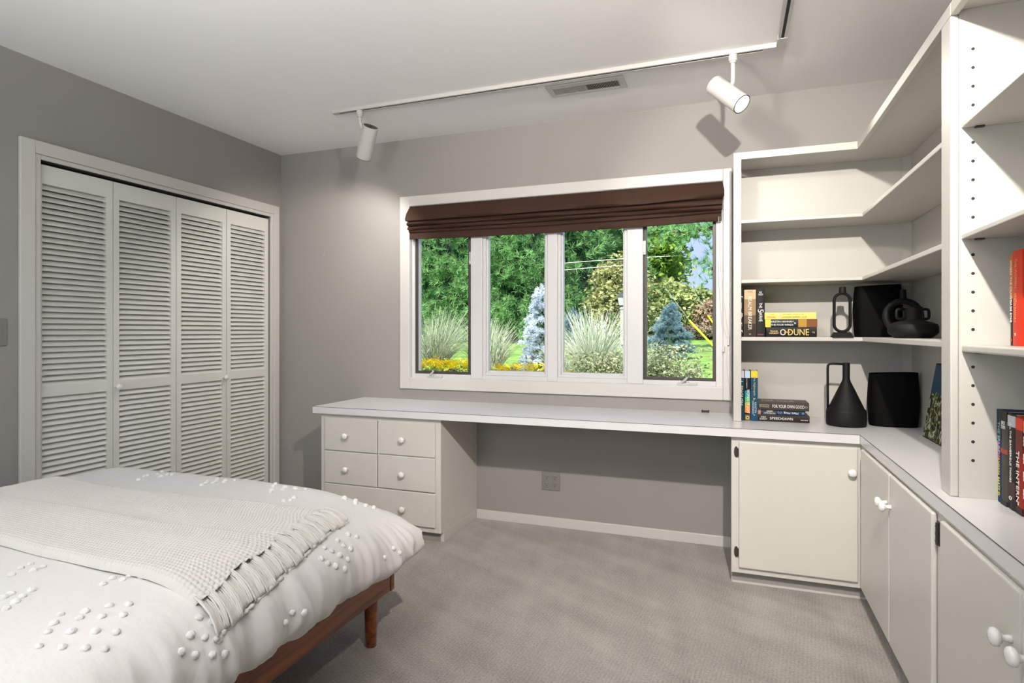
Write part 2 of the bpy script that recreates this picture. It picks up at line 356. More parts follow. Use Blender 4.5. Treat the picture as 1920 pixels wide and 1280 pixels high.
# ------------------------------------------------------------------ roman shade
bl = empty('roman_shade', (-1.006, YW-.01, 1.99), 'dark brown folded fabric roman shade hanging across the top of the window', 'window shade')
def shade():
    m = MB(); nx = 90; prof = [(.000, 1.996), (-.022, 1.992), (-.032, 1.975), (-.055, 1.94), (-.078, 1.905), (-.074, 1.893), (-.046, 1.890), (-.058, 1.884), (-.066, 1.872), (-.060, 1.864), (-.042, 1.861), (-.055, 1.855), (-.060, 1.846), (-.052, 1.838), (-.038, 1.836), (-.048, 1.830), (-.050, 1.822), (-.034, 1.816), (-.036, 1.80), (-.034, 1.778), (-.028, 1.776), (-.024, 1.80), (-.004, 1.82), (.004, 1.90)]
    n = len(prof); vs = []; fs = []
    for i in range(nx+1):
        t = i/nx; x = -1.972+t*(1.972-.040)
        for j, (dy, z) in enumerate(prof):
            w = min(1, max(0, (1.99-z)/.1))
            sag = -.010*math.sin(PI*t)*w if z < 1.83 else -.002*w
            wob = .004*noise.noise(Vector((t*7, j*.35, 0)))*w
            end = 0
            if t > .80 and 4 <= j <= 8: end = (t-.80)*.11      # tucked-up crease at the right end
            vs.append((x+(.010*(1-2*t))*0+(-.010*math.exp(-t*40)+.010*math.exp(-(1-t)*40))*(1 if j in (3, 4, 5) else -.4 if j > 13 else 0), YW+.005+dy*(1+.08*math.sin(t*17+j))+wob, z+sag+wob*.6+end*(.25 if j > 5 else .5)))
    for i in range(nx):
        for j in range(n): fs.append((i*n+j, i*n+(j+1) % n, (i+1)*n+(j+1) % n, (i+1)*n+j))
    fs += [tuple(range(n)), tuple(reversed(range(nx*n, nx*n+n)))]
    m.add(vs, fs); return m
smooth_angle(shade().build('shade_fabric', M_blind, bl), 60)
MB().box(-1.965, -.045, YW+.006, YW+.012, 1.985, 1.9935).build('head_rail', M_trim, bl)
cd = MB(); r = .0011
cd.tube([(-.052, YW-.03, 1.80), (-.05, YW-.024, 1.60), (-.035, YW-.024, 1.36), (-.008, YW-.026, 1.14)], r, 6)
cd.tube([(-.060, YW-.03, 1.80), (-.056, YW-.026, 1.45), (-.040, YW-.026, 1.22), (-.012, YW-.027, 1.13), (-.020, YW-.025, 1.02), (-.012, YW-.025, .93), (.002, YW-.026, .82), (.004, YW-.026, .77)], r, 6)
cd.build('pull_cord', M_vinyl, bl)
cl = MB().box(-.014, -.006, YW-.034, YW-.02, 1.10, 1.15).lathe([(.006, 0), (.006, .028)], (-.034, YW-.028, 1.065), (0, 0, 1), 10)
cl.build('cord_cleat', M_vinyl, bl, bevel=.002)

# ------------------------------------------------------------------ small wall fittings
sw = empty('light_switch', (XL, 1.655, 1.172), 'grey painted switch plate on the wall left of the closet', 'light switch')
MB().box(XL, XL+.007, 1.585, 1.725, 1.111, 1.233).build('cover_plate', M_plate, sw, bevel=.003)
for y in (1.61, 1.675): MB().box(XL+.007, XL+.012, y, y+.025, 1.15, 1.195).build('rocker', M_plate, sw, bevel=.001)
ot = empty('wall_outlet', (-1.015, YW, .275), 'grey four-socket outlet plate on the wall under the desk', 'outlet')
MB().box(-1.072, -.959, YW-.006, YW, .218, .332).build('cover_plate', M_plate, ot, bevel=.002)
for xx in (-1.04, -.99):
    for zz in (.295, .252):
        s = MB().lathe([(.017, 0), (.017, .003), (.015, .0035)], (xx, YW-.006, zz), (0, -1, 0), 20).build('socket', M_plate, ot)
        h = MB().box(xx-.007, xx-.005, YW-.0102, YW-.009, zz, zz+.009).box(xx+.005, xx+.007, YW-.0102, YW-.009, zz, zz+.008).lathe([(.0028, 0), (.0028, .0008)], (xx, YW-.0095, zz-.007), (0, -1, 0), 10)
        h.build('socket_holes', M_dark, s)
tag(MB().lathe([(.0015, 0), (.0015, .012), (.004, .012), (.004, .014)], (-2.655, YW, 1.708), (0, -1, 0), 10).build('nail', M_steel), 'small nail left in the bare grey wall beside the window', 'nail')
tag(MB().lathe([(.007, -.02), (.008, -.019), (.005, -.009), (.0045, 0), (.005, .009), (.008, .019), (.007, .02)], (-.128, YW-.02, .7375), (1, 0, 0), 14).build('cord_tassel', mat('dark_brown_plastic', (.02, .012, .01), .4), smooth=True), 'tiny dark brown spool lying on the desk under the window', 'spool')

# ------------------------------------------------------------------ ceiling vent
vn = empty('ceiling_vent', (-.69, 3.03, ZC), 'white slatted metal air vent set in the ceiling beside the track', 'vent')
x0, x1, y0, y1 = -.90, -.498, 2.952, 3.098
a0, a1, b0, b1 = -.868, -.530, 2.993, 3.070
MB().box(x0, a0, y0, y1, ZC-.007, ZC).box(a1, x1, y0, y1, ZC-.007, ZC).box(a0, a1, y0, b0, ZC-.007, ZC).box(a0, a1, b1, y1, ZC-.007, ZC).box(-.702, -.696, b0, b1, ZC-.007, ZC).build('grille_frame', M_lampw, vn, bevel=.002)
MB().box(a0, a1, b0, b1, ZC-.0012, ZC-.0002).build('duct_opening', M_dark, vn)
f = MB()
for i in range(21):
    for side in (0, 1):
        x = (a0+.004+i*.0078) if side == 0 else (-.692+i*.0078); dx, w = (-.0012, .0034) if side == 0 else (.0016, .0018)
        f.add([(x-dx, b0, ZC-.0015), (x+dx, b0, ZC-.0065), (x+dx+w, b0, ZC-.0065), (x-dx+w, b0, ZC-.0015), (x-dx, b1, ZC-.0015), (x+dx, b1, ZC-.0065), (x+dx+w, b1, ZC-.0065), (x-dx+w, b1, ZC-.0015)], [(0, 1, 2, 3), (7, 6, 5, 4), (0, 4, 5, 1), (1, 5, 6, 2), (2, 6, 7, 3), (3, 7, 4, 0)])
f.build('grille_fins', M_lampw, vn)

# ------------------------------------------------------------------ track lighting
tr = empty('lighting_track', (0, 2.87, ZC), 'white L-shaped lighting track with a dark slot running across the ceiling', 'lighting track')
def rail(m, d, a0, a1, c, w=.036, h=.020, slot=.012):
    z0 = ZC-h
    for s in (-1, 1):
        p, q = c+s*slot/2, c+s*w/2
        if d == 'x': m.box(a0, a1, p, q, z0, ZC)
        else: m.box(p, q, a0, a1, z0, ZC)
def slotbox(m, d, a0, a1, c, slot=.012):
    z = ZC-.0188
    if d == 'x': m.box(a0, a1, c-slot/2, c+slot/2, z, ZC)
    else: m.box(c-slot/2, c+slot/2, a0, a1, z, ZC)
m = MB(); rail(m, 'x', -2.10, .135, 2.868); m.box(-2.14, -2.10, 2.85, 2.886, ZC-.02, ZC).build('track_rail', M_lampw, tr, bevel=.001)
m = MB(); slotbox(m, 'x', -2.10, .135, 2.868); m.build('track_slot', M_dark, tr)
m = MB(); rail(m, 'y', -.4, 2.775, .209); m.build('track_rail', M_lampw, tr, bevel=.001)
m = MB(); slotbox(m, 'y', -.4, 2.775, .209); m.build('track_slot', M_dark, tr)
m = MB().box(.135, .229, 2.848, 2.888, ZC-.0215, ZC).box(.189, .229, 2.775, 2.848, ZC-.0215, ZC); m.build('corner_connector', M_lampw, tr, bevel=.0015)
def head(stem, centre, ax, label, lit, dia=.087, L=.19):
    ax = Vector(ax).normalized(); c = Vector(centre); r = dia/2
    t = empty('track_spotlight', (stem[0], stem[1], ZC-.02), label, 'spotlight', 'spotlights on the ceiling track')
    sx, sy, sz = stem
    MB().lathe([(.018, 0), (.019, -.004), (.019, -.028), (.015, -.030), (.015, -.036), (.012, -.037)], (sx, sy, ZC-.02), (0, 0, 1), 24).build('track_adapter', M_lampw, t, smooth=False)
    MB().tube([(sx, sy, ZC-.05), (sx, sy, sz+.012), (sx, sy, sz), tuple((Vector((sx, sy, sz))+c)/2)], [.0095, .0095, .009, .008], 14).build('stem', M_lampw, t)
    top = c-ax*L/2
    b = MB().lathe([(r*.2, .012), (r*.9, .012), (r*.93, .0), (r, .001), (r, L), (r*.94, L), (r*.90, L-.03), (r*.88, L-.032)], top, ax, 48, cap=False).build('lamp_housing', M_lampw, t)
    smooth_angle(b, 40)
    bk = MB().lathe([(.001, 0), (r*.9, 0), (r*.9, .004), (.001, .004)], top+ax*.004, ax, 32).lathe([(.004, 0), (.004, .008)], top-ax*.004, ax, 10).build('back_cap', M_hinge if not lit else M_lampw, t)
    MB().lathe([(.001, 0), (r*.87, 0), (r*.87, .004), (.001, .006)], top+ax*(L-.008), ax, 32).build('lens', M_lens, t)
    MB().lathe([(r*1.005, L-.001), (r*1.005, L+.0015), (r*.90, L+.0015), (r*.90, L-.004)], top, ax, 48, cap=False).build('lens_rim', M_hinge, t)
    return t, c+ax*(L/2+.006), ax
hR, pR, aR = head((.012, 2.868, 2.300), (-.010, 2.885, 2.252), (.60, -.36, -.66), 'white cylinder spotlight showing its bright lens, above the bookcase corner', True)
hL, pL, aL = head((-1.962, 2.868, 2.355), (-1.940, 2.905, 2.252), (-.52, .38, -.80), 'white cylinder spotlight at the far left end of the ceiling track', False)
lamp('SPOT', 'spotlight_beam', pR, 26, WARM, aim=pR+aR, parent=hR, spot_size=math.radians(95), spot_blend=.6, shadow_soft_size=.03)
lamp('SPOT', 'spotlight_beam', pL, 34, WARM, aim=pL+aL, parent=hL, spot_size=math.radians(120), spot_blend=.55, shadow_soft_size=.03)

# ------------------------------------------------------------------ desk top and base cabinets
ZD, ZE, YF, XF = .7295, .6899, 2.9316, .5261
YN = .70
poly = [(-2.3367, YF), (XF, YF), (XF, YN), (XR-.001, YN), (XR-.001, YW-.001), (-2.3367, YW-.001)]
dk = empty('desk_top', (-.8, 3.2, ZE), 'long white laminate L-shaped desk top under the window and along the right wall', 'desk top')
MB().prism(poly, ZE, ZD).build('worktop', M_lam, dk)
sm = MB(); e = .0007
sm.box(-2.3367, XF, YF-e, YF+.0006, ZD-.0018, ZD+.0003).box(XF-e, XF+.0006, YN, YF, ZD-.0018, ZD+.0003).box(XF-.0012, XF+.0003, YF-e, YF, ZE, ZD).box(-2.3374, -2.3362, YF, YW-.002, ZD-.0018, ZD+.0003)
sm.build('edge_seam', M_seam, dk)

YU, YK, YD = 2.9606, 2.998, 2.945
dc = empty('drawer_cabinet', (-1.9, 3.2, 0), 'cream built-in cabinet with five drawers under the left end of the desk', 'drawer cabinet')
MB().box(-2.2968, -1.5009, YU, YW-.001, .057, ZE-.0005).box(-2.2968, -1.5009, YK, YW-.001, 0, .057).build('cabinet_body', M_cab, dc, bevel=.0015)
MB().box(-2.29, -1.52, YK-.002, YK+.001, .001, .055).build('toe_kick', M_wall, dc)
for (a, b, z0, z1, kx) in ((-2.263, -1.9015, .4745, .666, -2.104), (-1.8955, -1.531, .4755, .668, -1.727), (-2.263, -1.9015, .281, .4705, -2.102), (-1.8955, -1.531, .2825, .4725, -1.727), (-2.263, -1.531, .088, .2775, -1.724)):
    d = MB().box(a, b, YD, YU-.0003, z0, z1).build('drawer_front', M_cab, dc, bevel=.005, seg=3)
    knob((kx, YD, (z0+z1)/2-(.004)), (0, -1, 0), d)

def hinge(m, x, y, z, ax):
    if ax == 'y':   # leaf on a face looking to -y
        m.lathe([(.001, 0), (.010, 0), (.009, .003), (.001, .004)], (x, y, z), (0, -1, 0), 16, sx=1, sy=2.6, ub=(1, 0, 0)); m.box(x+.004, x+.011, y-.012, y, z-.018, z+.018)
    else:
        m.box(x-.004, x, y-.012, y+.010, z-.032, z+.032); m.lathe([(.0045, -.03), (.0045, .03)], (x-.006, y-.004, z), (0, 0, 1), 12)
        for dz in (-.02, 0, .02): m.lathe([(.0056, -.0015), (.0056, .0015)], (x-.006, y-.004, z+dz), (0, 0, 1), 12)
cc = empty('corner_cabinet', (.27, 3.2, 0), 'cream single-door cabinet under the desk below the corner bookcase', 'cabinet')
XG = .535
MB().box(.0048, XG, YU, YW-.001, .057, ZE-.0005).box(.0048, XG, YK, YW-.001, 0, .057).build('cabinet_body', M_cab, cc, bevel=.0015)
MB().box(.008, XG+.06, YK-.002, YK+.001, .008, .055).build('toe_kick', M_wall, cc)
MB().box(.008, XG+.06, YK-.008, YK-.001, 0, .008).build('shoe_strip', M_trim, cc)
d = MB().box(.037, .5215, YD, YU-.0003, .0845, .669).build('door', M_cab, cc, bevel=.006, seg=3)
knob((.496, YD, .564), (0, -1, 0), d)
for z in (.616, .153):
    m = MB(); hinge(m, .026, YU, z, 'y'); m.build('hinge', M_hinge, d)
def side_cab(y0, y1, doors, label, hs):
    t = empty('base_cabinet', (.69, (y0+y1)/2, 0), label, 'cabinet', 'base cabinets along the right wall')
    MB().box(XG, XR-.001, y0, y1, .057, ZE-.0005).box(.60, XR-.001, y0, y1, 0, .057).build('cabinet_body', M_cab, t, bevel=.001)
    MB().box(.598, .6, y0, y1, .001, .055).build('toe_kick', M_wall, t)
    for (a, b, ky) in doors:
        d = MB().box(.5195, XG-.0003, a, b, .0855, .6765).build('door', M_cab, t, bevel=.005, seg=3)
        knob((.5195, ky, .570), (-1, 0, 0), d, s=1.05)
    for y in hs:
        for z in (.625, .15):
            m = MB(); hinge(m, XG, y, z, 'x'); m.build('hinge', M_hinge, t)
side_cab(1.905, YW-.002, ((2.409, 2.884, 2.437), (1.940, 2.403, 2.378)), 'cream two-door base cabinet right of the corner cabinet under the desk top', (1.926,))
side_cab(.71, 1.9035, ((1.405, 1.869, 1.440), (.935, 1.396, 1.362)), 'cream two-door base cabinet nearest the camera on the right side', (1.883,))

# ------------------------------------------------------------------ bookcases
YS, SX, ST, STb = 3.1683, .5585, 2.0625, 2.027
BK = empty('corner_bookcase', (.4, 3.3, ZD), 'cream L-shaped open bookcase wrapping the corner above the desk top', 'bookcase')
z0 = ZD+.0005
MB().box(.0154, .034, YS+.018, YW-.021, z0, STb).build('side_panel', M_case, BK)
fm = MB().box(.0154, .0517, YS, YS+.0185, z0, ST).box(.0517, SX, YS, YS+.0185, STb, ST).box(SX, SX+.0185, 1.92, YS+.0185, STb, ST)
fm.build('face_frame', M_case, BK, bevel=.0018)
MB().prism([(.034, YS+.0185), (SX+.0185, YS+.0185), (SX+.0185, 1.925), (XR-.011, 1.925), (XR-.011, YW-.013), (.034, YW-.013)], 2.040, 2.0585).build('top_board', M_case, BK)
MB().box(.034, XR-.01, YW-.013, YW-.0005, z0, 2.058).box(XR-.011, XR-.0005, 1.99, YW-.013, z0, 2.058).build('back_panel', M_case, BK)
MB().prism([(XR-.043, YW-.013), (XR-.011, YW-.045), (XR-.011, YW-.013)], z0, 2.04).build('corner_batten', M_case, BK)
XH, YH = .5804, 3.178
for zt, th in ((1.7290, .017), (1.4320, .017), (1.1475, .019)):
    MB().prism([(.0345, YH), (XH, YH), (XH, 1.9905), (XR-.0115, 1.9905), (XR-.0115, YW-.0465), (XR-.044, YW-.0135), (.0345, YW-.0135)], zt-th, zt).build('shelf', M_case, BK, bevel=.0025)
MB().box(SX, SX+.019, 1.9205, 1.995, z0, STb).build('divider_stile', M_case, BK, bevel=.003)
MB().box(SX+.0195, XR-.0115, 1.9265, 1.990, z0, 2.04).build('divider_panel', M_case, BK)

RB = empty('wall_bookcase', (.7, 1.35, ZD), 'cream open bookcase with peg holes, nearest the camera on the right wall', 'bookcase')
MB().box(SX, SX+.0185, .75, 1.9195, STb, ST).box(SX, SX+.0185, .75, .79, z0, STb).build('face_frame', M_case, RB, bevel=.0018)
MB().box(SX+.0185, XR-.0115, .75, 1.9245, 2.04, 2.0585).build('top_board', M_case, RB)
MB().box(XR-.011, XR-.0005, .75, 1.925, z0, 2.058).build('back_panel', M_case, RB)
pn = MB().box(SX+.0195, XR-.0115, 1.9215, 1.926, z0, 2.0395).build('side_panel', M_case, RB)
MB().box(SX+.019, XR-.0115, .752, .77, z0, 2.04).build('side_panel', M_case, RB)
for i in range(24):
    z = 1.93-.05*i
    if any(abs(z-s) < .016 for s in (1.728, 1.428, 1.13)): continue
    if z < .80: continue
    MB().lathe([(.0042, 0), (.0042, .0006)], (.6095, 1.9215, z), (0, -1, 0), 12).build('peg_hole', M_dark, pn)
for zt, th in ((1.735, .014), (1.4345, .012), (1.139, .019)):
    s = MB().box(.583, XR-.0115, .7705, 1.9205, zt-th, zt).build('shelf', M_case, RB, bevel=.005 if th > .015 else .002, seg=3)
    MB().box(.612, .632, 1.908, 1.9205, zt-th-.004, zt-th-.0003).build('shelf_pin', M_hinge, s)

# ------------------------------------------------------------------ books
PAL = {}
def cm(col, rough=.45):
    k = (col, rough)
    if k not in PAL: PAL[k] = mat('cover_%d' % len(PAL), col, rough, spec=.15)
    return PAL[k]
WHT, GLD, YEL = (.8, .8, .76), (.75, .48, .12), (.75, .6, .08)
class Fr:   # book frame: t = thickness, h = height, w = depth into the shelf
    def __init__(s, org, t, h, w): s.o = Vector(org); s.t = Vector(t); s.h = Vector(h); s.w = Vector(w)
    def p(s, a, b, c): return s.o+s.t*a+s.h*b+s.w*c
def fbox(m, F, a0, a1, b0, b1, c0, c1):
    vs = [F.p(a, b, c) for c in (c0, c1) for b in (b0, b1) for a in (a0, a1)]
    m.add(vs, [(0, 2, 3, 1), (4, 5, 7, 6), (0, 1, 5, 4), (2, 6, 7, 3), (0, 4, 6, 2), (1, 3, 7, 5)])
def book(F, T, H, D, col, label, group, texts=(), bands=(), hard=True):
    """texts: (string, across 0..1, along 0..1, length, letter height, colour, direction)"""
    root = empty('book', F.p(T/2, H/2, D/2), label, 'book', group)
    o = root; F0 = F
    m = MB(); b = .0022 if hard else .0008
    # spine (slightly rounded) and two boards
    n = 7; prof = []
    for i in range(n): 
        s = i/(n-1); prof.append((s*T, -.0 if not hard else .0022-.0022*math.sin(PI*s)))
    prof += [(T, D), (T-b, D), (T-b, .005), (b, .005), (b, D), (0, D)]
    k = len(prof)
    m.add([F.p(a, 0, c) for a, c in prof]+[F.p(a, H, c) for a, c in prof],
          [tuple(range(k)), tuple(reversed(range(k, 2*k)))]+[(i, (i+1) % k, k+(i+1) % k, k+i) for i in range(k)])
    m.build('cover', cm(col), root)
    p = MB(); g = .003 if hard else 0
    fbox(p, F, b+.0002, T-b-.0002, g, H-g, .0052, D-.004); p.build('pages', M_page, root)
    for (h0, h1, c) in bands:
        q = MB(); fbox(q, F, .0008, T-.0008, H*h0, H*h1, -.0006, .0022); q.build('spine_band', cm(c), root)
    for (s, a, hh, ln, ht, c, di) in texts:
        org = F.p(T*a, H*hh, -.0009)
        if di == 'down': R, U = -F.h, F.t          # reads downwards, tops to the right
        elif di == 'flip': R, U = -F.h, F.t
        elif di == 'across': R, U = F.t, F.h
        elif di == 'lie': R, U = F.h, F.t
        elif di == 'lieflip': R, U = -F.h, -F.t
        text(s, org, R, U, ln, ht, cm(c), root)
    return root
X, Y, Z_ = Vector((1, 0, 0)), Vector((0, 1, 0)), Vector((0, 0, 1))
def stand(x, y, z): return Fr((x, y, z), X, Z_, Y)
def lie(x, y, z): return Fr((x, y, z), Z_, X, Y)
def rside(y, z, x=.66): return Fr((x, y, z), -Y, Z_, X)
GA, GB, GC, GD, GE, GF = 'upright books on the upper bookcase shelf', 'flat books on the upper bookcase shelf', 'upright books on the desk top by the bookcase side', 'flat books stacked on the desk top', 'books standing on the desk top at the far right', 'books on the right bookcase shelf'
zc = 1.1478
book(stand(.0375, 3.2, zc), .026, .2305, .14, (.015, .013, .012), 'black book with white scrawled marks, leftmost on the upper shelf', GA,
     [('ʃ ~ & r f', .62, .5, .19, .012, WHT, 'down')], [])
book(stand(.0655, 3.2, zc), .0545, .2350, .15, (.30, .20, .11), 'bronze and black book with tall white title on the upper shelf', GA,
     [('REALM BREAKER', .5, .50, .165, .017, (.72, .68, .6), 'down'), ('VICTORIA', .5, .955, .022, .005, (.04, .03, .02), 'across'), ('*', .5, .06, .009, .008, GLD, 'across')],
     [(0, .28, (.035, .025, .02)), (.28, .46, (.12, .08, .05)), (.80, 1.0, (.52, .40, .24))])
book(stand(.1225, 3.2, zc), .0380, .2365, .15, (.018, .017, .018), 'black book with a large white 5 beside the flat stack, upper shelf', GA,
     [('RICK\nYANCEY', .5, .91, .022, .020, WHT, 'across'), ('THE', .5, .66, .025, .014, WHT, 'down'), ('5', .5, .545, .016, .026, WHT, 'down'), ('WAVE', .5, .42, .045, .016, WHT, 'down'), ('PUTNAM', .5, .05, .027, .006, (.6, .15, .08), 'across')])
book(lie(.1675, 3.2, zc), .0475, .2245, .15, (.016, .013, .012), 'thick black book with gold capital letters, bottom of the upper flat stack', GB,
     [('DUNE', .5, .64, .092, .030, (.85, .60, .18), 'lie'), ('FRANK\nHERBERT', .5, .16, .044, .018, (.75, .55, .25), 'lie'), ('O', .5, .335, .026, .030, (.8, .75, .6), 'lie'), ('~', .5, .415, .025, .008, (.8, .45, .1), 'lie'), ('<e', .5, .93, .012, .010, (.6, .5, .35), 'lie')])
book(lie(.1625, 3.2, zc+.0478), .0395, .2310, .15, (.015, .017, .022), 'black book with a yellow end block, middle of the upper flat stack', GB,
     [('KRISTIN HANNAH', .70, .33, .100, .009, WHT, 'lie'), ('THE FOUR WINDS', .30, .33, .100, .009, WHT, 'lie'), ('u', .5, .58, .007, .008, WHT, 'lie')],
     [(0.0, .11, (.80, .55, .08)), (.64, .80, (.42, .24, .04)), (.80, 1.0, (.20, .08, .03))])
book(lie(.1600, 3.2, zc+.0876), .0320, .2280, .14, (.72, .66, .16), 'yellow book lying on top of the upper flat stack', GB,
     [('J. Ryan', .74, .14, .026, .007, (.6, .08, .02), 'lie'), ('STRADAL', .32, .13, .042, .008, (.6, .08, .02), 'lie'), ('SATURDAY NIGHT at the', .74, .56, .095, .006, (.25, .25, .08), 'lie'), ('LAKESIDE SUPPER CLUB', .32, .58, .110, .007, (.2, .22, .1), 'lie'), ('o', .5, .29, .014, .013, (.5, .5, .55), 'lie')])
zt = ZD+.0006
book(stand(.043, 3.205, zt), .0235, .2480, .15, (.012, .05, .06), 'dark teal book with a lavender top band, leftmost on the desk top', GC,
     [('L. ENGLISH', .5, .55, .12, .009, WHT, 'down')], [(.86, 1.0, (.55, .52, .66))])
book(stand(.0685, 3.205, zt), .0255, .2475, .15, (.012, .012, .02), 'rainbow-coloured spine book with a pale blue top band on the desk top', GC,
     [('WOMAN OF LIGHT', .62, .385, .120, .014, WHT, 'down'), ('KALI FAJARDO', .35, .75, .05, .005, WHT, 'down'), ('o', .5, .06, .016, .018, (.7, .55, .25), 'across')],
     [(.86, 1.0, (.42, .55, .66)), (.48, .60, (.01, .22, .25)), (.36, .48, (.08, .36, .12)), (.28, .36, (.45, .35, .05)), (.16, .28, (.75, .20, .02)), (0, .12, (.16, .11, .05))])
book(stand(.0965, 3.203, zt), .0325, .2475, .15, (.015, .065, .12), 'blue book with a yellow top band beside the flat stack, desk top', GC,
     [('The Nightingale', .5, .70, .095, .011, (.55, .45, .22), 'down'), ('KRISTIN\nHANNAH', .5, .27, .065, .020, (.45, .55, .6), 'down'), ('R', .5, .93, .009, .010, (.9, .75, .3), 'across'), ('y', .5, .44, .012, .010, GLD, 'across'), ('*', .5, .12, .006, .006, WHT, 'across')],
     [(.87, 1.0, (.78, .50, .03))])
book(lie(.1300, 3.212, zt), .0325, .2315, .15, (.03, .022, .02), 'dark brown book with white serif title, bottom of the desk-top stack', GD,
     [('SPEED', .5, .345, .052, .012, WHT, 'lie'), ('the', .5, .475, .008, .007, WHT, 'lie'), ('DAWN', .5, .58, .046, .012, WHT, 'lie'), ('PHILIP\nDONLAY', .5, .11, .034, .017, WHT, 'lie'), ('-----', .4, .90, .030, .002, WHT, 'lie')])
book(lie(.1300, 3.218, zt+.0327), .0245, .2140, .15, (.02, .04, .085), 'navy book with upside-down white lettering, middle of the desk-top stack', GD,
     [('Matt Haig', .5, .70, .064, .013, WHT, 'lieflip'), ('THE MIDNIGHT\nLIBRARY', .5, .25, .055, .018, (.75, .72, .5), 'lieflip'), ('(I)', .5, .47, .020, .012, (.3, .4, .5), 'lieflip'), ('o', .5, .95, .009, .009, (.4, .5, .6), 'lieflip')], [(0, .06, (.5, .25, .15))])
tb = book(lie(.1290, 3.208, zt+.0574), .0390, .2300, .15, (.05, .042, .036), 'charcoal book with white brush lettering on top of the desk-top stack', GD,
     [('FOR YOUR OWN GOOD', .5, .60, .142, .016, WHT, 'lie'), ('SAMANTHA\nDOWNING', .5, .13, .046, .016, (.4, .42, .3), 'lie'), ('o', .5, .945, .012, .010, (.3, .3, .35), 'lie')])
text('FOR YOUR', (.225, 3.275, zt+.0965), X, Y, .15, .06, cm((.38, .34, .30)), tb)
# far right, on the desk top
zr = ZD+.0006
book(rside(1.9155, zr), .0290, .2410, .14, (.012, .035, .10), 'navy book with pink and blue title, leftmost at the far right', GE,
     [('THE SPARE', .45, .70, .080, .012, (.25, .45, .55), 'down'), ('ROOM', .45, .555, .045, .013, (.75, .2, .3), 'down'), ('ANDREA BARTZ', .45, .30, .085, .011, (.65, .62, .12), 'down'), ('O', .45, .09, .010, .012, (.8, .75, .1), 'down')], [(.66, 1.0, (.02, .03, .04))])
book(rside(1.8860, zr, .658), .0380, .2400, .15, (.06, .052, .045), 'grey-brown book with small white letters near the top, second at the far right', GE,
     [('JACK\nSTEIN', .42, .855, .022, .020, WHT, 'across')], [(.9, 1.0, (.015, .012, .01)), (.55, .60, (.30, .05, .03)), (0.0, .05, (.02, .02, .02))])
book(rside(1.8475, zr, .659), .0420, .2380, .15, (.014, .013, .014), 'black book with a white top band, between the grey and red books', GE,
     [('ALL THE DANGEROUS THINGS', .42, .60, .150, .009, WHT, 'down'), ('o', .42, .12, .016, .010, WHT, 'across')], [(.87, .985, (.50, .52, .58)), (.12, .30, (.05, .02, .02))])
book(rside(1.8045, zr, .660), .0370, .2380, .15, (.28, .022, .010), 'dark red book with slanted white title, far right of the desk top', GE,
     [('THE INTERN', .32, .38, .125, .014, WHT, 'down'), ('*', .4, .10, .006, .006, WHT, 'across')], [(.86, .98, (.75, .05, .02)), (0.0, .07, (.03, .012, .01)), (.60, .86, (.14, .02, .012))])
book(rside(1.7665, zr, .661), .0300, .2370, .15, (.04, .014, .012), 'dark maroon book with a tan top band at the image edge', GE, [('* * * *', .12, .5, .15, .005, WHT, 'down')], [(.85, .97, (.6, .40, .22))])
zs = 1.1395
book(rside(1.8400, zs, .660), .0205, .2260, .14, (.02, .017, .015), 'thin orange and black book beside the red one on the right shelf', GF,
     [('WHERE THE CRAWDADS SING', .5, .60, .155, .009, WHT, 'down'), ('o', .5, .06, .008, .008, (.7, .2, .05), 'across')], [(.52, 1.0, (.50, .17, .03))])
book(rside(1.8185, zs, .657), .0520, .2340, .15, (.62, .035, .010), 'thick bright red hardback on the right bookcase shelf', GF,
     [('THE WOMEN', .46, .76, .072, .012, (.85, .32, .1), 'down'), ('KRISTIN HANNAH', .40, .40, .070, .010, (.85, .32, .1), 'down'), ('*', .40, .12, .007, .008, (.9, .7, .4), 'across')])

# ------------------------------------------------------------------ black vases and ornaments
def arc(pts_fn, n): return [pts_fn(i/(n-1)) for i in range(n)]
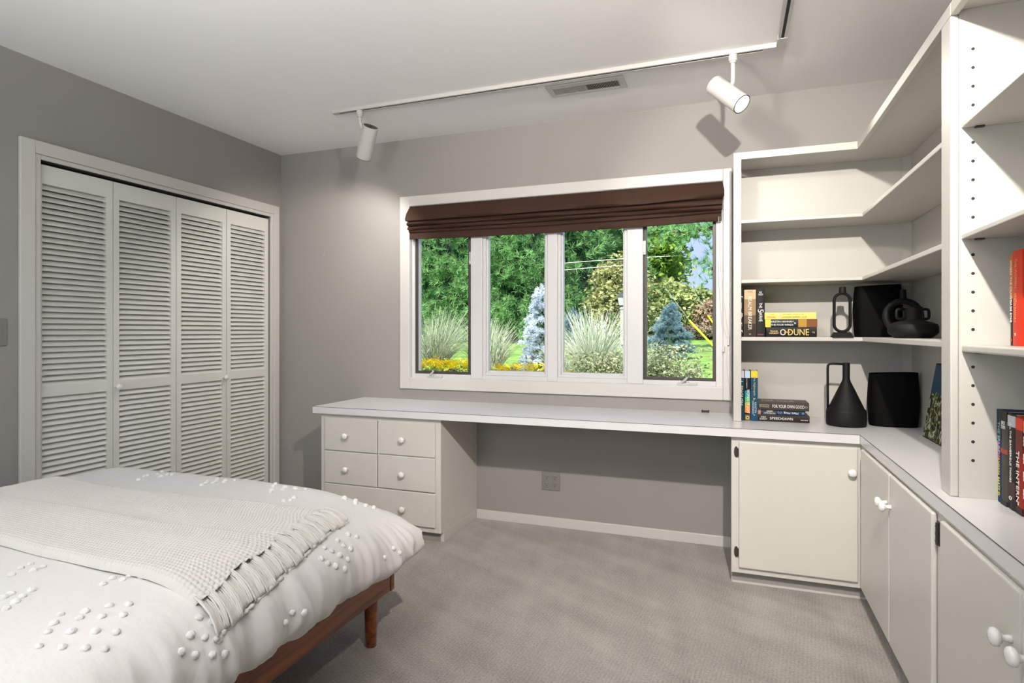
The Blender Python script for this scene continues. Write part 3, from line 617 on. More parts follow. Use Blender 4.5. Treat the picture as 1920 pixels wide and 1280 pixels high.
# jug on the desk top
jg = empty('jug_vase', (.517, 3.205, ZD), 'matte black cone-shaped jug with a tall square handle on the desk top', 'vase')
prof = [(.078, 0), (.083, .002), (.085, .008), (.0855, .03), (.085, .066), (.083, .074), (.076, .082), (.066, .104), (.050, .140), (.034, .176), (.020, .206), (.0165, .216), (.0155, .23), (.0155, .296), (.0135, .2965), (.0125, .24)]
smooth_angle(MB().lathe(prof, (.517, 3.205, ZD+.0005), (0, 0, 1), 56).build('jug_body', M_black, jg), 50)
hp = [(.505, 3.205, ZD+.290), (.46, 3.205, ZD+.292), (.447, 3.205, ZD+.290), (.440, 3.205, ZD+.283), (.4385, 3.205, ZD+.27), (.4390, 3.205, ZD+.16), (.4395, 3.205, ZD+.078)]
MB().tube(hp, .0042, 12, sx=1.0, sy=1.3).build('handle', M_black, jg, smooth=True)
def slab_vase(cx, cy, z, hw, hd, H, label, tilt=0):
    v = empty('ridged_vase', (cx, cy, z), label, 'vase'); m = MB(); n = 120; rows = 22; vs = []; fs = []
    for i in range(rows+1):
        t = i/rows; w = .935+.065*math.sin(PI*min(1, t*1.02))+(-.02 if i == 0 else 0)
        for k in range(n):
            a = 2*PI*k/n; ca, sa = math.cos(a), math.sin(a); q = (abs(ca)**2.6+abs(sa)**2.6)**(-1/2.6)
            rb = 1+.007*math.cos(60*a)
            vs.append((cx+hw*w*q*ca*rb, cy+hd*w*q*sa*rb, z+.0006+H*t+(.004*ca*tilt if t > .9 else 0)))
    for i in range(rows):
        for k in range(n): fs.append((i*n+k, i*n+(k+1) % n, (i+1)*n+(k+1) % n, (i+1)*n+k))
    b0 = rows*n
    for (sc, dz) in ((.95, 0), (.93, -.05)):
        base = len(vs)
        for k in range(n):
            x, y, zz = vs[b0+k]; vs.append((cx+(x-cx)*sc, cy+(y-cy)*sc, zz+dz))
        pb = b0 if sc == .95 else base-n
        for k in range(n): fs.append((pb+k, pb+(k+1) % n, base+(k+1) % n, base+k))
    fs.append(tuple(reversed(range(n)))); fs.append(tuple(range(len(vs)-n, len(vs))))
    m.add(vs, fs); smooth_angle(m.build('vase_body', M_ridge, v), 60); return v
slab_vase(.722, 3.262, ZD, .105, .058, .250, 'wide black ridged vase on the desk top in the corner', 1)
slab_vase(.665, 3.30, 1.1478, .103, .052, .247, 'tall black ridged vase on the upper shelf behind the handled pot', 1)
# ring vase
rv = empty('ring_vase', (.498, 3.2, 1.1478), 'black oblong ring-shaped vase on a wedge foot, upper shelf', 'vase')
q0 = 1.1478
MB().add([(.452, 3.165, q0), (.544, 3.165, q0), (.544, 3.235, q0), (.452, 3.235, q0), (.465, 3.178, q0+.024), (.533, 3.178, q0+.024), (.533, 3.222, q0+.024), (.465, 3.222, q0+.024)],
         [(3, 2, 1, 0), (4, 5, 6, 7), (0, 1, 5, 4), (1, 2, 6, 5), (2, 3, 7, 6), (3, 0, 4, 7)]).build('foot', M_black, rv, bevel=.002)
pts = []; cx, zb_, zt_, rr = .499, q0+.060, q0+.174, .0335
for i in range(17): a = PI*i/16; pts.append((cx+rr*math.cos(a), 3.2, zt_+rr*math.sin(a)))
for i in range(17): a = PI+PI*i/16; pts.append((cx+rr*math.cos(a), 3.2, zb_+rr*math.sin(a)))
MB().tube(pts, .0088, 14, closed=True, sx=1.5, sy=.75).build('ring_body', M_black, rv, smooth=True)
smooth_angle(MB().lathe([(.020, 0), (.0155, .006), (.0145, .03), (.0125, .031), (.012, .012)], (cx+.002, 3.2, q0+.208), (0, 0, 1), 28).build('neck', M_black, rv), 50)
# donut vase behind the squat pot
dn = empty('donut_vase', (.715, 3.06, 1.1478), 'round black ring vase mostly hidden behind the squat handled pot', 'vase')
pts = [(.715+.066*math.cos(2*PI*i/40), 3.06, q0+.094+.066*math.sin(2*PI*i/40)) for i in range(40)]
MB().tube(pts, .014, 14, closed=True).build('ring_body', M_black, dn, smooth=True)
MB().box(.69, .74, 3.04, 3.08, q0+.0004, q0+.018).build('foot', M_black, dn, bevel=.003)
smooth_angle(MB().lathe([(.016, 0), (.0125, .01), (.012, .04), (.010, .041), (.009, .02)], (.715, 3.06, q0+.170), (0, 0, 1), 24).build('neck', M_black, dn), 50)
# squat pot
sq = empty('handled_pot', (.700, 2.85, q0), 'squat matte black pot with two square handles, front of the upper shelf', 'vase')
prof = [(.060, 0), (.066, .001), (.083, .016), (.0885, .024), (.0885, .044), (.084, .055), (.066, .064), (.043, .070), (.037, .074), (.0345, .085), (.0345, .124), (.031, .128), (.024, .129), (.02, .12)]
smooth_angle(MB().lathe(prof, (.700, 2.85, q0+.0005), (0, 0, 1), 56).build('pot_body', M_black, sq), 40)
for s in (-1, 1):
    R = Vector((.94*s, .34*s, 0)); c0 = Vector((.700, 2.85, q0)); P = []
    for a, b in ((.030, .118), (.056, .118), (.0635, .115), (.066, .108), (.066, .088), (.0635, .081), (.056, .078), (.032, .078)): P.append(c0+R*a+Vector((0, 0, b)))
    MB().tube(P, .0042, 10, sx=1, sy=1.4).build('handle', M_black, sq, smooth=True)

# leaning painting
def paintmat():
    m = mat('leafy_painting', (.05, .06, .03), .5, .3, 300); nt = m.node_tree; b = nt.nodes['Principled BSDF']; L = nt.links
    tc = nt.nodes.new('ShaderNodeTexCoord'); n = nt.nodes.new('ShaderNodeTexNoise'); n.inputs['Scale'].default_value = 26; n.inputs['Detail'].default_value = 2; n.inputs['Distortion'].default_value = 1.6
    L.new(tc.outputs['Object'], n.inputs['Vector'])
    r = nt.nodes.new('ShaderNodeValToRGB'); e = r.color_ramp.elements; e[0].position = .42; e[0].color = (.006, .009, .005, 1); e[1].position = .60; e[1].color = (.42, .46, .30, 1)
    x = e.new(.49); x.color = (.04, .06, .015, 1); x = e.new(.545); x.color = (.14, .11, .035, 1)
    L.new(n.outputs[0], r.inputs[0])
    sp = nt.nodes.new('ShaderNodeSeparateXYZ'); L.new(tc.outputs['Object'], sp.inputs[0])
    st = nt.nodes.new('ShaderNodeMath'); st.operation = 'GREATER_THAN'; st.inputs[1].default_value = .205
    n2 = nt.nodes.new('ShaderNodeTexNoise'); n2.inputs['Scale'].default_value = 25; L.new(tc.outputs['Object'], n2.inputs['Vector'])
    ad = nt.nodes.new('ShaderNodeMath'); ad.operation = 'MULTIPLY_ADD'; ad.inputs[1].default_value = .03; L.new(n2.outputs[0], ad.inputs[0]); L.new(sp.outputs[2], ad.inputs[2]); L.new(ad.outputs[0], st.inputs[0])
    mx = nt.nodes.new('ShaderNodeMixRGB'); mx.inputs[2].default_value = (.01, .06, .12, 1); L.new(st.outputs[0], mx.inputs[0]); L.new(r.outputs[0], mx.inputs[1]); L.new(mx.outputs[0], b.inputs['Base Color'])
    return m
pt = empty('leaning_painting', (.767, 2.8, ZD), 'small dark painting of leaves leaning against the right wall in the bookcase corner', 'painting')
dx, H = .050, .31
def lean(m, x0, x1, ya, yb, h0, h1):
    vs = []
    for h in (h0, h1):
        for y in (ya, yb):
            for t in (x0, x1): vs.append((.767+t+dx*h/H, y, ZD+.001+h))
    m.add(vs, [(0, 2, 3, 1), (4, 5, 7, 6), (0, 1, 5, 4), (2, 6, 7, 3), (0, 4, 6, 2), (1, 3, 7, 5)])
m = MB(); lean(m, 0, .012, 2.62, 2.980, 0, H); m.build('canvas_edge', M_dark, pt)
m = MB(); lean(m, -.001, .0, 2.623, 2.977, .004, H-.003); m.build('picture', paintmat(), pt)

# ------------------------------------------------------------------ bed
bed = empty('bed_frame', (-1.96, 1.0, 0), 'walnut-brown wooden platform bed with tapered legs under the white duvet', 'bed')
b = MB().box(-1.225, -1.2, -.1, 1.95, .2, .29); b.build('side_rail', M_wood, bed, bevel=.003)
MB().box(-2.72, -2.695, -.1, 1.95, .2, .29).build('side_rail', M_wood, bed, bevel=.003)
MB().box(-2.72, -1.197, 1.9505, 1.977, .198, .291).build('foot_rail', M_wood, bed, bevel=.004)
MB().box(-2.72, -1.2, -.13, -.1005, .2, .75).build('headboard', M_wood, bed, bevel=.004)
MB().box(-2.69, -1.23, -.09, 1.94, .235, .25).build('slat_deck', M_wood, bed)
for lx, ly in ((-1.262, 1.915), (-2.658, 1.915), (-1.262, -.03), (-2.658, -.03)):
    MB().lathe([(.019, 0), (.0205, .002), (.027, .234)], (lx, ly, 0), (0, 0, 1), 28).build('leg', M_wood, bed, smooth=True)
MB().box(-2.66, -1.26, -.06, 1.91, .2505, .42).build('mattress', M_linen, bed, bevel=.05, seg=4)

CXL, CXR, CY0, CY1, DR, DZ, HU, HL = -2.57, -1.30, .05, 1.88, .22, .395, .165, .085
def sst(a, b, x):
    t = min(1, max(0, (x-a)/(b-a))); return t*t*(3-2*t)
def droop(x, y): return .085*sst(-1.62, -1.08, x)*sst(1.5, 2.05, y)
def duv_top(x, y):
    dx = max(0, CXL-x, x-CXR); dy = max(0, y-CY1, CY0-y); d = min(1, (dx**3+dy**3)**(1/3)/DR)
    return DZ+HU*(1-d**2.3)**(1/2.3)-droop(x, y)
def duv_noise(x, y): return .007*noise.noise(Vector((x*2.3, y*2.1, 3)))+.003*noise.noise(Vector((x*6, y*5, 9)))
def duvet():
    N = 1000; rows = []
    hx, hy = (CXR-CXL)/2, (CY1-CY0)/2; cx, cy = (CXR+CXL)/2, (CY1+CY0)/2
    for i in range(1, 22): rows.append(('t', i/22))
    for i in range(0, 44): rows.append(('s', i/43))
    vs = [(cx, cy, DZ+HU+duv_noise(cx, cy))]; fs = []
    base = []
    P = 2*(2*hx+2*hy)+2*PI*.02
    for k in range(N):      # walk the core rectangle, spreading the corner normals
        s = k/N; a = 2*PI*s; 
        seg = [(hx, -hy, 0, 1, 2*hy, (1, 0)), (hx, hy, -1, 0, 2*hx, (0, 1)), (-hx, hy, 0, -1, 2*hy, (-1, 0)), (-hx, -hy, 1, 0, 2*hx, (0, -1))]
        CA = .30; tot = sum(q[4] for q in seg)+4*CA; d = s*tot
        for j, (x, y, ux, uy, L, nn) in enumerate(seg):
            if d <= L: base.append((x+ux*d, y+uy*d, nn[0], nn[1], s*tot)); break
            d -= L
            if d <= CA:
                t = d/CA; n2 = seg[(j+1) % 4][5]; th = t*PI/2
                nx = nn[0]*math.cos(th)+n2[0]*math.sin(th); ny = nn[1]*math.cos(th)+n2[1]*math.sin(th)
                q = (abs(nx)**3+abs(ny)**3)**(-1/3)
                base.append((x+ux*L, y+uy*L, nx*q, ny*q, s*tot)); break
            d -= CA
    for kind, t in rows:
        for (x, y, nx, ny, s) in base:
            if kind == 't':
                X_, Y_ = cx+x*t, cy+y*t; vs.append((X_, Y_, DZ+HU+duv_noise(X_, Y_)-droop(X_, Y_)))
            else:
                if t < .62: th = t/.62*PI/2; rad = math.sin(th)**(2/2.3); z = DZ+HU*max(0, math.cos(th))**(2/2.3)
                else: th = (t-.62)/.38*PI/2; rad = 1-.56*(1-math.cos(th)); z = DZ-HL*math.sin(th)
                w = min(1, max(0, (t-.18)/.45))
                fold = (math.sin(s*40+4*noise.noise(Vector((s*1.6, t*1.2, 0))))*.35+noise.noise(Vector((s*8, t*1.6, 4)))*.8+.35-2.2*abs(noise.noise(Vector((s*11+t*.8, t*1.3, 7))))-1.5*abs(noise.noise(Vector((s*23-t*1.2, t*1.6, 17)))))
                cr = .65+.45*sst(.35, .95, nx*nx*ny*ny*4 if abs(nx*ny) > .01 else 0); r2 = DR*rad+w*(.021*cr*fold)
                hem = .010*noise.noise(Vector((s*3, 0, 5)))*max(0, t-.6)*3
                X_, Y_ = cx+x+nx*r2, cy+y+ny*r2
                vs.append((X_, Y_, z+duv_noise(X_, Y_)*(1-w)+hem-droop(X_, Y_)*min(1, max(0, (z-DZ+HL)/(HU+HL)))+w*.004*noise.noise(Vector((s*7, t*5, 1)))))
    for k in range(N): fs.append((0, 1+k, 1+(k+1) % N))
    R_ = len(rows)
    for i in range(R_-1):
        for k in range(N): fs.append((1+i*N+k, 1+(i+1)*N+k, 1+(i+1)*N+(k+1) % N, 1+i*N+(k+1) % N))
    m = MB(); m.add(vs, fs); return m
dv = duvet().build('duvet', M_linen, None, smooth=True)
tag(dv, 'puffy white duvet with clusters of tufted dots spread over the bed', 'duvet')
POMS = [(-1.271, 0.779), (-1.232, 0.797), (-1.198, 0.819), (-1.175, 0.842), (-1.311, 0.82), (-1.27, 0.839), (-1.231, 0.862), (-1.199, 0.882), (-1.336, 0.847), (-1.308, 0.882), (-1.27, 0.903), (-1.239, 0.927), (-1.362, 0.878), (-1.326, 0.906), (-1.302, 0.942), (-1.269, 0.963), (-1.142, 1.037), (-1.124, 1.056), (-1.122, 0.999), (-1.108, 1.024), (-1.098, 1.051), (-1.107, 0.965), (-1.095, 0.99), (-1.088, 1.025), (-1.084, 1.056), (-1.581, 0.908), (-1.573, 0.888), (-1.541, 0.91), (-1.557, 0.938), (-1.525, 0.886), (-1.506, 0.857), (-1.704, 0.981), (-1.732, 1.019), (-1.682, 1.018), (-1.739, 1.046), (-1.683, 1.041), (-1.435, 1.024), (-1.446, 1.054), (-1.415, 1.058), (-1.42, 1.082), (-1.383, 1.087), (-1.156, 1.622), (-1.14, 1.644), (-1.15, 1.56), (-1.131, 1.567), (-1.118, 1.589), (-1.147, 1.493), (-1.131, 1.505), (-1.114, 1.522), (-1.101, 1.546), (-1.127, 1.453), (-1.112, 1.465), (-1.101, 1.486), (-1.091, 1.518), (-1.083, 1.282), (-1.081, 1.315), (-1.081, 1.257), (-1.097, 1.807), (-1.089, 1.829), (-1.088, 1.742), (-1.735, 1.949), (-1.707, 1.904), (-1.675, 1.86), (-1.654, 1.831), (-1.658, 1.917), (-1.663, 1.918), (-1.635, 1.875), (-1.607, 1.915), (-1.614, 1.918), (-1.564, 1.922), (-1.401, 1.949), (-1.417, 1.969), (-1.409, 1.951), (-1.378, 1.986), (-1.343, 1.934), (-1.357, 1.953), (-1.305, 1.946), (-1.317, 1.963), (-1.281, 1.963), (-1.298, 1.989), (-1.523, 1.807), (-1.513, 1.775), (-1.526, 1.755), (-2.316, 1.802), (-2.342, 1.848), (-2.338, 1.86), (-2.344, 1.935), (-2.316, 1.89), (-2.267, 1.865), (-2.267, 1.897), (-2.243, 1.899), (-1.982, 1.814), (-2.012, 1.869), (-1.986, 1.84), (-1.961, 1.849), (-1.997, 1.906), (-1.969, 1.874), (-1.951, 1.902), (-1.933, 1.878), (-1.918, 1.918), (-2.142, 1.698), (-2.1, 1.69), (-1.808, 1.69), (-1.801, 1.742)]
def pom_mesh():
    bm = bmesh.new(); bmesh.ops.create_icosphere(bm, subdivisions=3, radius=.0088)
    for v in bm.verts:
        v.co *= 1+.22*noise.noise(v.co*260); v.co.z *= .72
    me = bpy.data.meshes.new('tufted_dot'); bm.to_mesh(me); bm.free(); me.materials.append(M_pom)
    for p in me.polygons: p.use_smooth = True
    return me
PM = pom_mesh(); random.seed(3)
bpy.context.view_layer.update()
from mathutils.bvhtree import BVHTree
DT = BVHTree.FromPolygons([v.co for v in dv.data.vertices], [tuple(p.vertices) for p in dv.data.polygons])
for x, y in POMS[:100]:
    zz = duv_top(x, y); hit = DT.find_nearest(Vector((x, y, zz)))
    o = bpy.data.objects.new('tufted_dot', PM); COL.objects.link(o); o.parent = dv
    n = hit[1]
    if n.dot(Vector((x+1.9, y-1.2, zz-.3))) < 0 and n.z < 0: n = -n
    o.location = hit[0]+n*.0015; o.rotation_euler = n.to_track_quat('Z', 'Y').to_euler(); s = random.uniform(.85, 1.15); o.scale = (s, s*random.uniform(.9, 1.1), s)

# knitted throw: sheet coordinate a = distance beyond the flat top on the right / left
def thr_pt(q, t, off):
    """q: signed position along x measured on the surface; t 0 near .. 1 far"""
    e = .194
    if q > CXR: th = min(1.9, (q-CXR)/e); x = CXR+DR*math.sin(th); z = DZ+HU*math.cos(th); n = Vector((math.sin(th), 0, math.cos(th)))
    elif q < CXL: th = min(1.9, (CXL-q)/e); x = CXL-DR*math.sin(th); z = DZ+HU*math.cos(th); n = Vector((-math.sin(th), 0, math.cos(th)))
    else: x = q; z = DZ+HU; n = Vector((0, 0, 1))
    return x, z, n
def thr_edges(s):   # s 0 left .. 1 right : near and far y
    near = 1.108+.010*math.sin(s*7)-.03*sst(.5, .9, s)-.035*sst(.86, 1, s)
    far = 1.665+.022*math.cos(s*6.0)+.03*max(0, s-.93)*14
    return near, far
def throw():
    m = MB(); NS, NT = 900, 300; q0_, = (-2.75,)
    S_ = np.linspace(0, 1, NS); T_ = np.linspace(0, 1, NT); V = np.zeros((NS, NT, 3))
    kn = 128; kt = 46
    for i, s in enumerate(S_):
        ny, fy = thr_edges(s)
        for j, t in enumerate(T_):
            qe = -1.180*(1-t)+-1.300*t+.006*math.sin(t*20); q = q0_+(qe-q0_)*s
            x, z, n = thr_pt(q, t, 0); y = ny+(fy-ny)*t
            edge = min(t, 1-t)*(fy-ny)
            lift = .020*math.sqrt(max(0, 1-max(0, 1-edge/.018)**2)) if edge < .018 else .020
            lift = .003+lift*(.62 if t > .5 else 1)
            a, b_ = s*kn*PI*2/2, t*kt*PI*2/2
            row = math.floor(t*kt); u = (s*kn+.5*(row % 2)); uu = u-math.floor(u); vv = t*kt-row
            cell = math.sqrt(max(0, math.sin(PI*uu)*math.sin(PI*vv)))
            kh = .0046*cell
            sw = .004*noise.noise(Vector((q*3, y*6, 1)))+.0035*noise.noise(Vector((q*2.0, y*16, 5)))
            h = lift+kh+sw
            V[i, j] = (x+n.x*h, y, z+n.z*h+duv_noise(x, y)*(1 if n.z > .8 else .3)-droop(x, y))
    idx = np.arange(NS*NT).reshape(NS, NT); F = np.stack([idx[:-1, :-1], idx[1:, :-1], idx[1:, 1:], idx[:-1, 1:]], -1).reshape(-1, 4)
    return V.reshape(-1, 3), F
M_knit = mat('chunky_cotton_knit', (.67, .65, .62), .95, .5, 900, sheen=.3)
th_root = empty('knitted_throw', (-1.9, 1.4, .58), 'off-white chunky knitted throw with fringed end laid across the bed', 'throw blanket')
V, F = throw(); tb_ = bulk('knitted_blanket', V, F, M_knit, th_root)
for p in tb_.data.polygons: p.use_smooth = True
random.seed(11)
fg = MB(); NF = 165; tips = MB()
for k in range(NF):
    t = (k+.5)/NF; ny, fy = thr_edges(1); y = ny+(fy-ny)*t
    grp = (t*15) % 1; g = math.floor(t*15)
    qe = -1.180*(1-t)-1.300*t; L = .088-.010*t+.006*math.sin(g*2.1)
    pts = []
    up = .010+.011*max(0, math.sin(PI*grp))   # threads gathered into flat tassels
    for j in range(9):
        w = j/8; x, z, n = thr_pt(qe-.012+(L+.012)*w, t, 0)
        yy = y+(.5-grp)*.004*w+random.uniform(-.0008, .0008)
        h = (.013+.011*abs(math.cos(PI*grp))**3)*(1-.3*w)+.006*math.sin(PI*w)+random.uniform(-.0008, .0012)
        pts.append((x+n.x*h, yy-.01*w, z+n.z*h-droop(x, yy)))
    fg.tube(pts, [.0021+.0011*abs(math.cos(PI*grp))**3+.0003*(j % 2) for j in range(8)]+[.0032], 6)
fg.build('fringe', M_knit, th_root, smooth=True)
# rib edging where the fringe is stitched, and the underside layer peeping out
ed = MB(); P1 = []
for k in range(90):
    t = k/89; ny, fy = thr_edges(1); x, z, n = thr_pt(-1.180*(1-t)-1.305*t+.092-.010*t, t, 0); h = .008+.003*math.sin(k*1.9)
    P1.append((x+n.x*h, ny+(fy-ny)*t-.012, z+n.z*h-droop(x, ny+(fy-ny)*t)))
ed.tube(P1, [.0055+.0022*math.sin(k*2.3) for k in range(90)], 8).build('knotted_hem', M_knit, th_root, smooth=True)

# ------------------------------------------------------------------ garden
def gz(y): return .62+max(0, y-7)*.033
random.seed(5); RNG = np.random.default_rng(7)
m = MB(); ys = [3.7, 5, 7, 12, 18, 24, 34, 60]
vs = []; fs = []
for y in ys: vs += [(-60, y, gz(y)), (40, y, gz(y))]
for i in range(len(ys)-1): fs.append((2*i, 2*i+1, 2*i+3, 2*i+2))
m.add(vs, fs); g = m.build('ground', M_lawn); g['kind'] = 'structure'
# mulch bed
def blobpoly(cx, cy, rx, ry, seed, n=28):
    return [(cx+rx*(1+.18*noise.noise(Vector((math.cos(2*PI*k/n)*1.5, math.sin(2*PI*k/n)*1.5, seed))))*math.cos(2*PI*k/n), cy+ry*(1+.18*noise.noise(Vector((math.cos(2*PI*k/n)*1.5, math.sin(2*PI*k/n)*1.5, seed))))*math.sin(2*PI*k/n)) for k in range(n)]
def bed_patch(cx, cy, rx, ry, seed):
    P = blobpoly(cx, cy, rx, ry, seed); mm = MB(); n = len(P)
    mm.add([(cx, cy, gz(cy)+.06)]+[(x, y, gz(y)+.03) for x, y in P]+[(x, y, gz(y)-.05) for x, y in P], [(0, 1+i, 1+(i+1) % n) for i in range(n)]+[(1+i, n+1+i, n+1+(i+1) % n, 1+(i+1) % n) for i in range(n)])
    return mm
tag(bed_patch(-2.6, 6.6, 2.4, 1.3, 1).build('mulch_bed', M_mulch), 'dark bark mulch bed under the flowers and grasses', 'mulch bed', kind='stuff')
def needles(P, D, L, w, k, spread, rng):
    n = len(P); D = D/np.linalg.norm(D, axis=1, keepdims=True)
    d = np.repeat(D, k, 0)+rng.normal(0, spread, (n*k, 3)); d /= np.linalg.norm(d, axis=1, keepdims=True)
    p = np.repeat(P, k, 0); LL = L*rng.uniform(.6, 1.1, (n*k, 1)); a = rng.normal(0, 1, (n*k, 3)); s = np.cross(d, a); s /= np.linalg.norm(s, axis=1, keepdims=True)
    V = np.stack([p-s*w*.5, p+s*w*.5, p+d*LL+s*w*.2, p+d*LL-s*w*.2], 1).reshape(-1, 3)
    F = np.arange(len(V)).reshape(-1, 4); return V, F
def leaves(P, size, rng):
    n = len(P); a = rng.normal(0, 1, (n, 3)); a[:, 2] *= .6; a /= np.linalg.norm(a, axis=1, keepdims=True); b = rng.normal(0, 1, (n, 3)); c = np.cross(a, b); c /= np.linalg.norm(c, axis=1, keepdims=True)
    s = size*rng.uniform(.6, 1.25, (n, 1)); V = np.stack([P-a*s, P-c*s*.5, P+a*s, P+c*s*.5], 1).reshape(-1, 3)
    return V, np.arange(len(V)).reshape(-1, 4)
def blob_core(cx, cy, cz, rx, ry, rz, seed, sub=4):
    bm = bmesh.new(); bmesh.ops.create_icosphere(bm, subdivisions=sub, radius=1); 
    vs = []
    for v in bm.verts:
        k = 1+.25*noise.noise(v.co*2.2+Vector((seed, 0, 0))); vs.append((cx+v.co.x*rx*k, cy+v.co.y*ry*k, cz+v.co.z*rz*k))
    fs = [tuple(v.index for v in f.verts) for f in bm.faces]; bm.free(); return vs, fs
def clumps(cx, cy, cz, rx, ry, rz, n, cr, per, rng):   # points in clumps over an ellipsoid's camera-side surface
    d = rng.normal(0, 1, (n, 3)); d[:, 1] = -np.abs(d[:, 1])*.9; d /= np.linalg.norm(d, axis=1, keepdims=True)
    C = np.array([cx, cy, cz])+d*np.array([rx, ry, rz])*rng.uniform(.72, 1.05, (n, 1))
    Pp = np.repeat(C, per, 0)+rng.normal(0, cr, (n*per, 3))*np.array([1, 1, .6]); return Pp, np.repeat(d, per, 0)
GT = 'trees beyond the lawn'
def pine(cx, cy, R, H, label, seed, z0=None):
    rng = np.random.default_rng(seed); z = gz(cy); t = empty('pine_tree', (cx, cy, z), label, 'tree', GT)
    MB().tube([(cx, cy, z-.1), (cx+.05, cy, z+H*.5), (cx, cy, z+H)], [.22, .14, .03], 12).build('trunk', M_bark, t)
    cz = z+H*.5
    v, f_ = blob_core(cx, cy+.3, cz, R*.80, R*.75, H*.5, seed); MB().add(v, f_).build('foliage_shade_core', L_core, t)
    P, D = clumps(cx, cy, cz, R, R, H*.54, 330, .26, 13, rng); D = D*.8+np.array([0, -.1, .55])
    Vn, Fn = needles(P, D, .20, .014, 26, .6, rng); bulk('foliage', Vn, Fn, L_pine, t); return t
def leafy(cx, cy, z, R, Rz, label, seed, M, n=420, per=26, size=.07, name='leafy_tree', cat='tree', group=GT, trunk=True, cr=.20, core=True):
    rng = np.random.default_rng(seed); zz = gz(cy); t = empty(name, (cx, cy, zz), label, cat, group)
    if trunk: MB().tube([(cx, cy, zz-.1), (cx+.1, cy, (zz+z)/2), (cx, cy, z+Rz*.4)], [.14, .10, .04], 10).build('trunk', M_bark, t)
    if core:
        v, f_ = blob_core(cx, cy+.1, z, R*.84, R*.8, Rz*.84, seed, 3); MB().add(v, f_).build('foliage_shade_core', L_core, t)
    P, D = clumps(cx, cy, z, R, R, Rz, n, cr, per, rng); Vn, Fn = leaves(P, size, rng); bulk('foliage', Vn, Fn, M, t); return t
pine(-10.2, 17.5, 2.6, 9, 'large bright green pine at the far left beyond the window', 1)
pine(-7.0, 16.0, 2.2, 8.5, 'large green pine filling the left casement view', 2)
pine(-4.9, 15.4, 1.9, 7.5, 'feathery green pine filling the second window pane', 3)
pine(-3.9, 17.5, 1.3, 5.0, 'smaller pine at the left of the third window pane', 4)
leafy(-3.6, 20, 4.2, 2.3, 3.0, 'dark leafy tree high in the third window pane', 5, L_dec, 560, 30, .11)
leafy(-2.75, 21, 3.6, 1.05, 2.4, 'green maple at the left of the right casement view', 6, L_dec, 380, 30, .11)
leafy(-2.50, 14.6, 1.75, .70, 1.25, 'olive-yellow small tree behind the lamp post', 7, L_olive, 300, 24, .06, cr=.12)
leafy(-2.0, 18.5, 1.9, .95, .75, 'yellow-green shrub behind the right blue spruce', 8, L_hedge, 330, 26, .085, name='garden_shrub', cat='shrub', cr=.14)
leafy(-1.15, 18.8, 1.7, .80, .75, 'tall leafy green shrub right of centre in the right casement', 9, L_hedge, 330, 26, .085, name='garden_shrub', cat='shrub', cr=.14)
leafy(-.45, 18.0, 1.60, .36, .36, 'bronze-pink leafy shrub near the right edge of the view', 10, L_pink, 160, 24, .07, name='garden_shrub', cat='shrub', cr=.12)
leafy(.05, 18.8, 1.8, .75, .6, 'leafy green shrub at the right edge of the view', 12, L_hedge, 260, 24, .085, name='garden_shrub', cat='shrub', cr=.12)
leafy(-.75, 17.6, 1.15, .8, .22, 'low pink-grey ground shrub at the back edge of the lawn', 13, L_pink, 120, 16, .03, name='garden_shrub', cat='shrub', cr=.07, trunk=False)
# overhanging pine limbs against the sky
def limb(pts, label, seed, n):
    rng = np.random.default_rng(seed); t = empty('pine_branch', pts[0], label, 'branch', 'pine branches against the sky')
    MB().tube(pts, [.05*(1-i/len(pts))+.012 for i in range(len(pts))], 8).build('limb', M_bark, t)
    A = np.array(pts, float); k = rng.uniform(0, len(A)-1.001, n); i = k.astype(int); fr = (k-i)[:, None]; P = A[i]*(1-fr)+A[i+1]*fr+rng.normal(0, .26, (n, 3))*np.array([1, 1, .55])
    D = rng.normal(0, .5, (n, 3))+np.array([-.5, -.2, .25]); Vn, Fn = needles(P, D, .16, .012, 22, .5, rng); bulk('needles', Vn, Fn, L_pine, t)
limb([(1.3, 12.6, 3.6), (.4, 12.3, 3.35), (-.3, 12, 3.15), (-.75, 12, 3.10), (-1.05, 12, 3.12)], 'feathery pine branch high in the right casement pane', 21, 260)
limb([(1.2, 12.6, 2.7), (.4, 12.3, 2.5), (-.1, 12, 2.40), (-.40, 12, 2.36)], 'small pine branch tip low at the right pane edge', 22, 90)
limb([(-1.9, 15, 4.3), (-1.6, 14.5, 4.1), (-1.3, 14, 3.95), (-1.0, 14, 3.9)], 'dark leafy branch crossing the sky at the top of the right pane', 23, 130)
